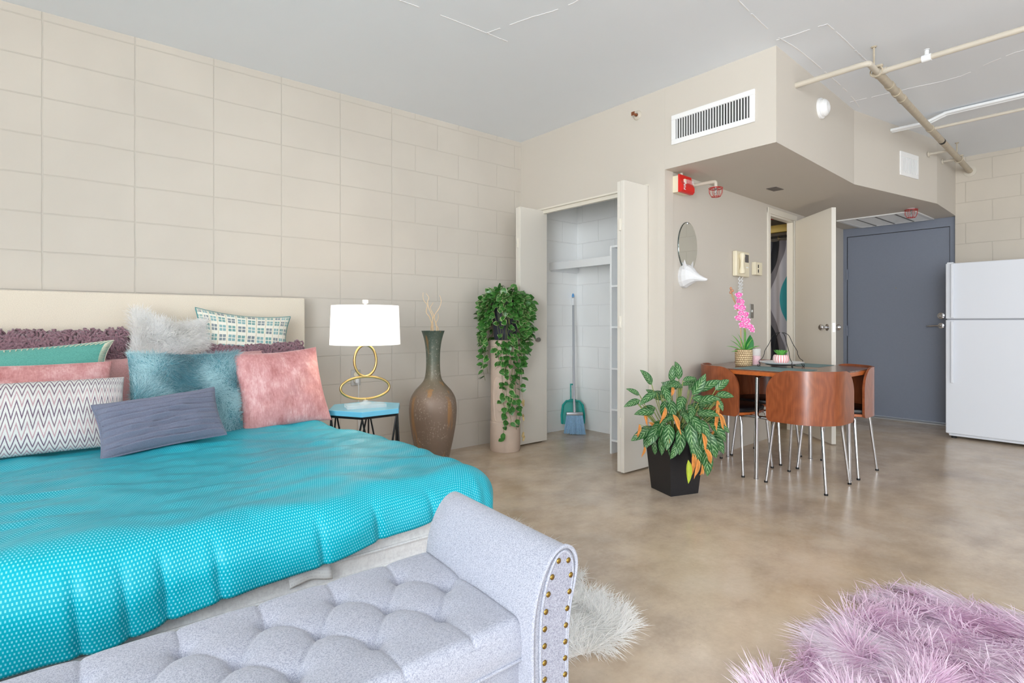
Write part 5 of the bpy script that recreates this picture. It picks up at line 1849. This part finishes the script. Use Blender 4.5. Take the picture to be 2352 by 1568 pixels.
def cage(c, parent, r=.043, hgt=.062):
    """red wire guard hanging below c, with the sprinkler head inside"""
    cx, cy, cz = c
    b = MB()
    cir = lambda rr, z: [(cx + rr * cos(2 * pi * i / 28), cy + rr * sin(2 * pi * i / 28), z) for i in range(28)]
    b.tube(cir(r, cz - .006), .0022, 6, closed=True)
    b.tube(cir(r * .93, cz - .012), .0016, 6, closed=True)
    b.tube(cir(r * .62, cz - hgt), .0018, 6, closed=True)
    b.tube(cir(r * .25, cz - hgt - .003), .0018, 6, closed=True)
    for k in range(8):
        a = 2 * pi * k / 8
        u = Vector((cos(a), sin(a), 0)); o = Vector((cx, cy, cz))
        b.tube([o + u * r * .35 + Vector((0, 0, -.002)), o + u * r + Vector((0, 0, -.006)), o + u * r * .97 + Vector((0, 0, -hgt * .6)), o + u * r * .66 + Vector((0, 0, -hgt)), o + u * r * .22 + Vector((0, 0, -hgt - .003))], .0017, 5)
    b.build('wire_guard', M_redw, parent)
    h_ = MB()
    h_.lathe([(.012, 0.0), (.012, -.014), (.007, -.018), (.005, -.026)], c, 14)
    h_.tube([Vector(c) + Vector((.006, 0, -.016)), Vector(c) + Vector((.011, 0, -.03)), Vector(c) + Vector((0.002, 0, -.044))], .0022, 6)
    h_.tube([Vector(c) + Vector((-.006, 0, -.016)), Vector(c) + Vector((-.011, 0, -.03)), Vector(c) + Vector((-.002, 0, -.044))], .0022, 6)
    h_.lathe([(0.0, -.044), (.013, -.045), (.013, -.047), (0.0, -.048)], c, 14)
    h_.build('sprinkler_head', M_chrome, parent)

sp1 = thing('sprinkler', 'caged red-wire sprinkler on a bent cream pipe beside the fire alarm', 'sprinkler', hw(.33, .1, 2.03), 'sprinklers with red wire guards')
MB().tube(smooth_path([hw(.31, .0, 2.045), hw(.32, .10, 2.045), hw(.325, .185, 2.045), hw(.327, .205, 2.040), hw(.328, .208, 2.02), hw(.328, .208, 2.005)], 5), .0125, 12).build('pipe', M_pipe, sp1)
MB().lathe([(0, 0), (.022, 0), (.022, .005), (.013, .008)], n=20, M=on_wall(.31, 0, 2.045)).build('wall_flange', M_pipe, sp1)
cage(hw(.328, .208, 2.003), sp1, .047, .066)
sp2 = thing('sprinkler', 'caged red-wire sprinkler under the dropped ceiling beside the return grille', 'sprinkler', (6.23, 1.60, SZ), 'sprinklers with red wire guards')
MB().lathe([(.030, 0), (.030, -.004), (.014, -.008)], (6.20, 1.60, SZ), 20).build('ceiling_flange', M_white, sp2)
cage((6.20, 1.60, SZ - .006), sp2, .052, .078)
sp3 = thing('sprinkler', 'caged red-wire sprinkler glimpsed inside the bathroom doorway', 'sprinkler', (5.7, 2.53, 2.22), 'sprinklers with red wire guards')
cage((5.85, 2.72, 2.20), sp3, .045, .07)
MB().cyl((5.85, 2.72, 2.195), (5.85, 2.72, 2.22), .02).build('ceiling_flange', M_white, sp3)

# ------------------------------------------------------------------ grilles
vg = thing('air_vent', 'wide white supply grille with vertical slats on the closet wall', 'vent', (X1, 1.939, 2.363))
vf = MB()
y0, y1, z0, z1 = 1.646, 2.232, 2.264, 2.464
for a in (((X1 - .012, y0, z1 - .033), (X1 - .0005, y1, z1)), ((X1 - .012, y0, z0), (X1 - .0005, y1, z0 + .033)), ((X1 - .012, y0, z0 + .033), (X1 - .0005, y0 + .033, z1 - .033)), ((X1 - .012, y1 - .033, z0 + .033), (X1 - .0005, y1, z1 - .033))):
    vf.box(*a, .002)
vf.build('frame', M_whitem, vg, smooth=False)
MB().box((X1 - .0025, y0 + .03, z0 + .03), (X1 - .0008, y1 - .03, z1 - .03)).build('duct_shade_sheet', M_dark, vg, smooth=False)  # flat dark sheet stands in for the shade inside the duct
for i in range(27):
    y = y0 + .045 + (y1 - y0 - .09) * i / 26
    MB().box((-.0095, -.0012, z0 + .033), (.0, .0012, z1 - .033), M=Matrix.Translation((X1 - .003, y, 0)) @ Matrix.Rotation(radians(-18), 4, 'Z')).build('slat', M_whitem, vg, smooth=False)

sa = atan2(1.385 - 1.60, 6.12 - 4.77)
MS = Matrix.Translation((4.77, 1.60, 0)) @ Matrix.Rotation(sa, 4, 'Z')
sv_ = thing('air_vent', 'small square white grille on the angled side of the dropped ceiling', 'vent', MS @ Vector((.85, 0, 2.377)))
sf = MB()
s0, s1, z0, z1 = .695, 1.005, 2.277, 2.477
for a in (((s0, -.01, z1 - .04), (s1, -.0005, z1)), ((s0, -.01, z0), (s1, -.0005, z0 + .03)), ((s0, -.01, z0 + .03), (s0 + .04, -.0005, z1 - .04)), ((s1 - .03, -.01, z0 + .03), (s1, -.0005, z1 - .04))):
    sf.box(*a, .002, M=MS)
sf.build('frame', M_whitem, sv_, smooth=False)
MB().box((s0 + .03, -.003, z0 + .02), (s1 - .02, -.0008, z1 - .03), M=MS).build('backing', plain('vent_gap_shade_grey', (96, 96, 98), .6), sv_, smooth=False)  # backing coloured darker, as the shade between the slats
for i in range(13):
    s_ = s0 + .048 + (s1 - s0 - .09) * i / 12
    MB().box((s_ - .0032, -.009, z0 + .03), (s_ + .0032, -.003, z1 - .04), M=MS).build('slat', M_whitem, sv_, smooth=False)

gr = thing('return_grille', 'large white square return air grille in the dropped ceiling by the entry door', 'vent', (6.66, 1.93, SZ))
gx0, gx1, gy0, gy1 = 6.315, 6.975, 1.60, 2.285
gf = MB()
for a in (((gx0, gy0, SZ - .012), (gx1, gy0 + .035, SZ - .0005)), ((gx0, gy1 - .035, SZ - .012), (gx1, gy1, SZ - .0005)), ((gx0, gy0 + .035, SZ - .012), (gx0 + .03, gy1 - .035, SZ - .0005)), ((gx1 - .03, gy0 + .035, SZ - .012), (gx1, gy1 - .035, SZ - .0005))):
    gf.box(*a, .002)
gf.build('frame', M_whitem, gr, smooth=False)
MB().box((gx0 + .03, gy0 + .03, SZ - .003), (gx1 - .03, gy1 - .03, SZ - .0008)).build('backing', plain('mid_grey_duct', (150, 150, 150), .7), gr, smooth=False)
fb = MB()
for i in range(46):
    x = gx0 + .038 + (gx1 - gx0 - .076) * i / 45
    fb.box((x - .0045, gy0 + .035, SZ - .009), (x + .0035, gy1 - .035, SZ - .004))
fb.build('louvre_panel', M_whitem, gr, smooth=False)
for k in (1, 2, 3):
    y = gy0 + (gy1 - gy0) * k / 4
    MB().box((gx0 + .03, y - .007, SZ - .0115), (gx1 - .03, y + .007, SZ - .003)).build('divider', plain('grey_divider', (120, 118, 116), .6), gr, smooth=False)
sq_ = thing('air_vent', 'tiny dark square vent set flush in the dropped ceiling', 'vent', (4.45, 2.06, SZ))
MB().box((4.385, 2.020, SZ - .004), (4.515, 2.100, SZ - .0005), .001).build('plate', plain('taupe_vent_plate', (104, 96, 92), .6), sq_, smooth=False)

sm = thing('smoke_alarm', 'round white smoke alarm with strobe on the side of the dropped ceiling', 'smoke alarm', (4.03, 1.562, 2.50))
na = atan2(1.60 - 1.52, 4.77 - 3.30)
MA = Matrix.Translation((4.03, 1.5595, 2.498)) @ Matrix.Rotation(na, 4, 'Z') @ RX
MB().lathe([(0, 0), (.070, 0), (.070, .012), (.066, .016), (0, .016)], n=40, M=MA).build('mount', M_whitem, sm, angle=30)
MB().lathe([(.058, .0165), (.058, .030), (.050, .042), (.036, .052), (.0, .054)], n=40, M=MA).build('dome', M_whitem, sm, angle=30)
MB().box((-.018, -.022, .046), (.018, .012, .060), .005, M=MA).build('strobe_window', M_glass, sm)
wsp = thing('sidewall_sprinkler', 'small copper sidewall sprinkler in a cream cup on the closet wall', 'sprinkler', (X1, 2.527, 2.555))
MW = Matrix.Translation((X1 - .0005, 2.527, 2.555)) @ Matrix.Rotation(radians(-90), 4, 'Y')
MB().lathe([(0, 0), (.036, 0), (.034, .004), (.020, .012), (.014, .012), (0.012, .002)], n=28, M=MW).build('escutcheon', M_pipe, wsp)
wh = MB().lathe([(.0, .002), (.009, .002), (.009, .026), (.006, .03), (0, .03)], n=14, M=MW)
wh.tube([MW @ Vector((.0, .008, .028)), MW @ Vector((.0, .012, .04)), MW @ Vector((.0, .002, .052))], .0022, 6)
wh.tube([MW @ Vector((.0, -.008, .028)), MW @ Vector((.0, -.012, .04)), MW @ Vector((.0, -.002, .052))], .0022, 6)
wh.build('sprinkler_body', M_copper, wsp)
MB().box((-.012, -.014, .050), (.0135, .014, .0535), M=MW).build('deflector', M_copper, wsp, smooth=False)

# ------------------------------------------------------------------ sprinkler pipes
PZ = 2.53
mp_ = thing('sprinkler_pipe', 'cream painted main sprinkler pipe running along the ceiling to the block wall', 'pipe', (5.3, 1.2, PZ))
def ymain(x):
    return 1.136 + (x - 3.61) * (1.309 - 1.136) / (6.95 - 3.61)
pb_ = MB()
pb_.tube(smooth_path([(3.60, 1.540, PZ), (3.605, 1.30, PZ), (3.607, 1.165, PZ), (3.618, 1.142, PZ), (3.64, ymain(3.64), PZ), (3.80, ymain(3.8), PZ)], 6), .0165, 16)
pb_.build('inlet_pipe', M_pipe, mp_)
pb_ = MB()
pb_.tube([(3.80, ymain(3.80), PZ), (6.96, ymain(6.96), PZ)], .0235, 18)
for x in (3.80, 4.06, 4.22, 4.36, 5.20):
    pb_.tube([(x - .022, ymain(x - .022), PZ), (x + .022, ymain(x + .022), PZ)], .0275, 18)
pb_.build('main_pipe', M_pipe_d, mp_)
MB().tube([(5.60, ymain(5.60), PZ), (5.64, ymain(5.64), PZ)], .0245, 16).build('dark_label_band', M_dark, mp_)
MB().lathe([(.024, 0), (.052, 0), (.052, .006), (.024, .010)], n=32, M=Matrix.Translation((6.954, ymain(6.95), PZ)) @ Matrix.Rotation(radians(-90), 4, 'Y')).build('wall_flange', M_pipe, mp_)
for x, lab in ((5.95, 0), (6.32, 0)):
    st2 = MB().tube([(x, ymain(x), PZ), (x, ymain(x) + .125, PZ)], .0115, 10)
    yy = 1.385 + (x - 6.12) * (1.427 - 1.385) / .9 if x > 6.12 else 1.60 - (x - 4.77) * .1593
    st2 = MB().tube([(x, ymain(x), PZ - .005), (x, yy, PZ - .005)], .011, 10)
    st2.tube([(x, yy - .014, PZ - .005), (x, yy - .002, PZ - .005)], .024, 14)
    st2.build('wall_stub', M_pipe, mp_)
b1 = thing('branch_pipe', 'cream sprinkler branch pipe crossing the ceiling at the top right', 'pipe', (3.79, .4, PZ))
MB().tube([(3.79, ymain(3.79), PZ), (3.79, -1.6, PZ)], .0155, 14).build('pipe', M_pipe, b1)
MB().tube([(3.79, ymain(3.79) - .01, PZ), (3.79, ymain(3.79) - .05, PZ)], .019, 14).build('collar', M_pipe, b1)
sy = .905
hd = MB()
hd.tube([(3.79, sy - .022, PZ), (3.79, sy + .022, PZ)], .020, 14)
hd.tube([(3.79, sy, PZ), (3.79, sy, PZ + .042)], .011, 10)
hd.lathe([(0, .05), (.014, .048), (.014, .046), (0, .044)], (3.79, sy, PZ), 12)
hd.sph((3.79, sy, PZ + .036), .010, 10, 8)
hd.build('sprinkler_head', M_white, b1)
b2 = thing('branch_pipe', 'thinner cream sprinkler branch pipe nearer the block wall', 'pipe', (5.21, .4, PZ))
MB().tube([(5.21, ymain(5.21), PZ), (5.21, -1.6, PZ)], .0115, 12).build('pipe', M_pipe, b2)
cdt = thing('conduit', 'white painted conduit pair bending across the ceiling', 'pipe', (5.3, .8, 2.65))
for dx, dz in ((0, 0), (.028, -.004)):
    MB().tube(smooth_path([(5.31 + dx, 1.512, 2.622 + dz), (5.31 + dx, 1.36, 2.620 + dz), (5.31 + dx, 1.27, 2.622 + dz), (5.31 + dx, 1.17, 2.652 + dz), (5.31 + dx, 1.09, 2.660 + dz), (5.31 + dx, .6, 2.660 + dz), (5.31 + dx, -1.6, 2.660 + dz)], 6), .0125, 12).build('conduit_tube', M_white, cdt)
for x in (3.76, 6.35):
    hn = thing('pipe_hanger', ('cream threaded rod hanger holding the main pipe at its branch tee' if x < 4 else 'cream rod hanger holding the main pipe near the block wall'), 'hanger', (x, ymain(x), H), 'pipe hangers')
    MB().tube([(x, ymain(x) + .012, PZ + .01), (x, ymain(x) + .012, H - .001)], .0055, 8).build('rod', M_pipe_d, hn)
    cp = MB()
    cp.tube([(x, ymain(x) + .031 * cos(2 * pi * i / 20), PZ + .031 * sin(2 * pi * i / 20)) for i in range(20)], .0045, 6, closed=True)
    cp.box((x - .012, ymain(x) - .034, PZ + .02), (x + .012, ymain(x) + .034, PZ + .032), .002)
    cp.build('clamp', M_pipe_d, hn)
    MB().lathe([(.016, 0), (.012, -.006), (.0, -.006)], (x, ymain(x) + .012, H - .0005), 12).build('anchor', M_pipe_d, hn)

# ------------------------------------------------------------------ doors
bd = thing('bathroom_door', 'open off-white bathroom door with round chrome knobs', 'door', (5.548, 2.382, 0))
bd['kind'] = 'thing'
HX, HY = 5.540, 2.372
FX, FY = 5.105, 1.885
ba_ = atan2(FY - HY, FX - HX); Lb = hypot(FX - HX, FY - HY)
MBd = Matrix.Translation((HX, HY, 0)) @ Matrix.Rotation(ba_, 4, 'Z')
MB().box((0.008, -.0, .012), (Lb, .038, 2.022), .002, M=MBd).build('door_leaf', M_door_w, bd, smooth=False)
KM = [(0.0, 0), (.029, 0), (.029, .004), (.014, .008), (.011, .028), (.020, .036), (.0265, .048), (.026, .060), (.018, .068), (0.0, .069)]
for sgn in (1, -1):
    Mk = MBd @ Matrix.Translation((Lb - .065, .038 if sgn > 0 else 0, 1.003)) @ Matrix.Rotation(radians(-90 * sgn), 4, 'X')
    MB().lathe(KM, n=28, M=Mk).build('knob', M_chrome, bd)
MB().box((Lb - .001, .008, .965), (Lb + .0015, .030, 1.04), M=MBd).build('latch_plate', M_chrome, bd, smooth=False)

ed_ = thing('entry_door', 'slate grey painted metal entry door with lever handle and peephole', 'door', (XD, 1.95, 0))
ed_['kind'] = 'thing'
MB().box((XD + .012, 1.4835, .022), (XD + .055, 2.4175, 2.0125)).build('door_leaf', M_grey_door, ed_, smooth=False)
for z in (1.59, .95, .25):
    MB().cyl((XD - .004, 2.420, z - .06), (XD - .004, 2.420, z + .06), .0075, n=10).build('hinge', M_grey_door, ed_)
MXo = Matrix.Rotation(radians(-90), 4, 'Y')
MB().lathe([(0, 0), (.034, 0), (.032, .012), (.016, .016), (.014, .022), (0, .022)], n=28, M=Matrix.Translation((XD + .012, 1.552, 1.113)) @ MXo).build('deadbolt', M_chrome, ed_)
lv = MB().lathe([(0, 0), (.030, 0), (.028, .010), (.012, .014), (.011, .045), (0, .046)], n=28, M=Matrix.Translation((XD + .012, 1.552, 1.012)) @ MXo)
lv.tube(smooth_path([(XD - .030, 1.552, 1.012), (XD - .033, 1.60, 1.012), (XD - .033, 1.645, 1.008), (XD - .022, 1.665, 1.006)], 4), [.0095] * 13, 10)
lv.build('lever_handle', M_chrome, ed_)
MB().lathe([(0, 0), (.0075, 0), (.006, .003), (0, .003)], n=16, M=Matrix.Translation((XD + .012, 1.947, 1.415)) @ MXo).build('peephole', M_chrome, ed_)
struct(MB().box((XD - .08, 1.430, 0), (XD + .055, 2.440, .018), .004).build('trim_threshold', plain('aluminium_threshold', (190, 190, 192), .35, .7), smooth=False))

# ------------------------------------------------------------------ fridge
FRX, FY1, FY0, FH = 6.25, 1.352, .62, 1.578
fr_ = thing('refrigerator', 'white top-freezer refrigerator standing against the block wall', 'refrigerator', (6.6, .99, 0))
M_fr = plain('white_appliance_enamel', (222, 225, 232), 0.32, 0, 0.0, 400, 0.03)
MB().box((FRX + .062, FY0 + .004, .03), (6.93, FY1 - .004, FH - .012), .006).build('cabinet', M_fr, fr_, smooth=False)
for nm, z0, z1 in (('freezer_door', 1.078, FH), ('refrigerator_door', .045, 1.068)):
    d_ = MB().box((FRX, FY0, z0), (FRX + .058, FY1, z1), .008, seg=3).build(nm, M_fr, fr_, smooth=False)
    h0, h1 = (1.085, FH - .006) if z0 > 1 else (.50, 1.055)
    hh = MB().box((FRX - .024, FY1 - .062, h0), (FRX - .006, FY1 - .040, h1), .006)
    hh.box((FRX - .014, FY1 - .060, h0), (FRX + .003, FY1 - .042, h0 + .03), .002)
    hh.box((FRX - .014, FY1 - .060, h1 - .03), (FRX + .003, FY1 - .042, h1), .002)
    hh.build('handle', M_fr, d_, smooth=False)
MB().box((FRX + .012, FY0 + .01, 1.068), (FRX + .06, FY1 - .01, 1.078)).build('door_gasket', plain('grey_gasket', (150, 152, 158), .6), fr_, smooth=False)
kp = MB().box((FRX + .025, FY0 + .02, .022), (FRX + .07, FY1 - .02, .044), .003)
kp.build('kick_plate', M_fr, fr_, smooth=False)
for y in (FY1 - .05, FY0 + .05):
    MB().cyl((FRX + .06, y, 0), (FRX + .06, y, .03), .02, n=14).build('foot', M_dark, fr_)
MB().box((FRX + .002, FY1 - .055, FH - .002), (FRX + .05, FY1 - .01, FH + .010), .003).build('hinge_cover', M_fr, fr_, smooth=False)

# ------------------------------------------------------------------ bathroom curtain
def curtain_mat():
    t = NT('wavy_curtain_print')
    s = t.sep(t.n('ShaderNodeNewGeometry').outputs['Position'])
    y, z = s[1], s[2]
    A = t.math('MULTIPLY', t.math('SINE', t.math('ADD', t.math('MULTIPLY', z, 5.2), 1.1)), 0.085)
    f = t.math('ADD', t.math('SUBTRACT', 2.92, y), A)   # grows to the right in the picture
    v = t.math('DIVIDE', t.math('ADD', f, 0.12), 0.5)
    col = t.ramp(v, [(0.0, lin(92, 94, 106)), (0.20, lin(36, 40, 50)), (0.37, lin(120, 118, 128)), (0.49, lin(184, 184, 196)), (0.72, lin(52, 150, 160)), (0.9, lin(190, 190, 200))], 'CONSTANT')
    t.bs(Base_Color=col, Roughness=0.75)
    return t.m
cu_ = thing('shower_curtain', 'shower curtain with wavy black, grey and teal bands seen through the bathroom doorway', 'curtain', (6.1, 3.2, 0))
MB().grid(lambda u, v: (6.1 + .018 * sin(u * 60), 2.52 + 1.3 * u, .10 + 1.83 * v), 160, 6).build('fabric', curtain_mat(), cu_, angle=180, solid=.002)
MB().cyl((6.1, 2.50, 1.975), (6.1, 3.9, 1.975), .011).build('rod', M_bmetal, cu_)
for i in range(12):
    y = 2.56 + .11 * i
    MB().tube([(6.1 + .02 * cos(a * pi / 6), y, 1.96 + .028 * sin(a * pi / 6)) for a in range(12)], .0022, 5, closed=True).build('curtain_ring', M_gold, cu_)
struct(MB().box((6.06, 2.50, 2.02), (6.12, 3.9, 2.10), .004).build('trim_bathroom_header', plain('gold_toned_trim', (170, 150, 84), .4, .3)))
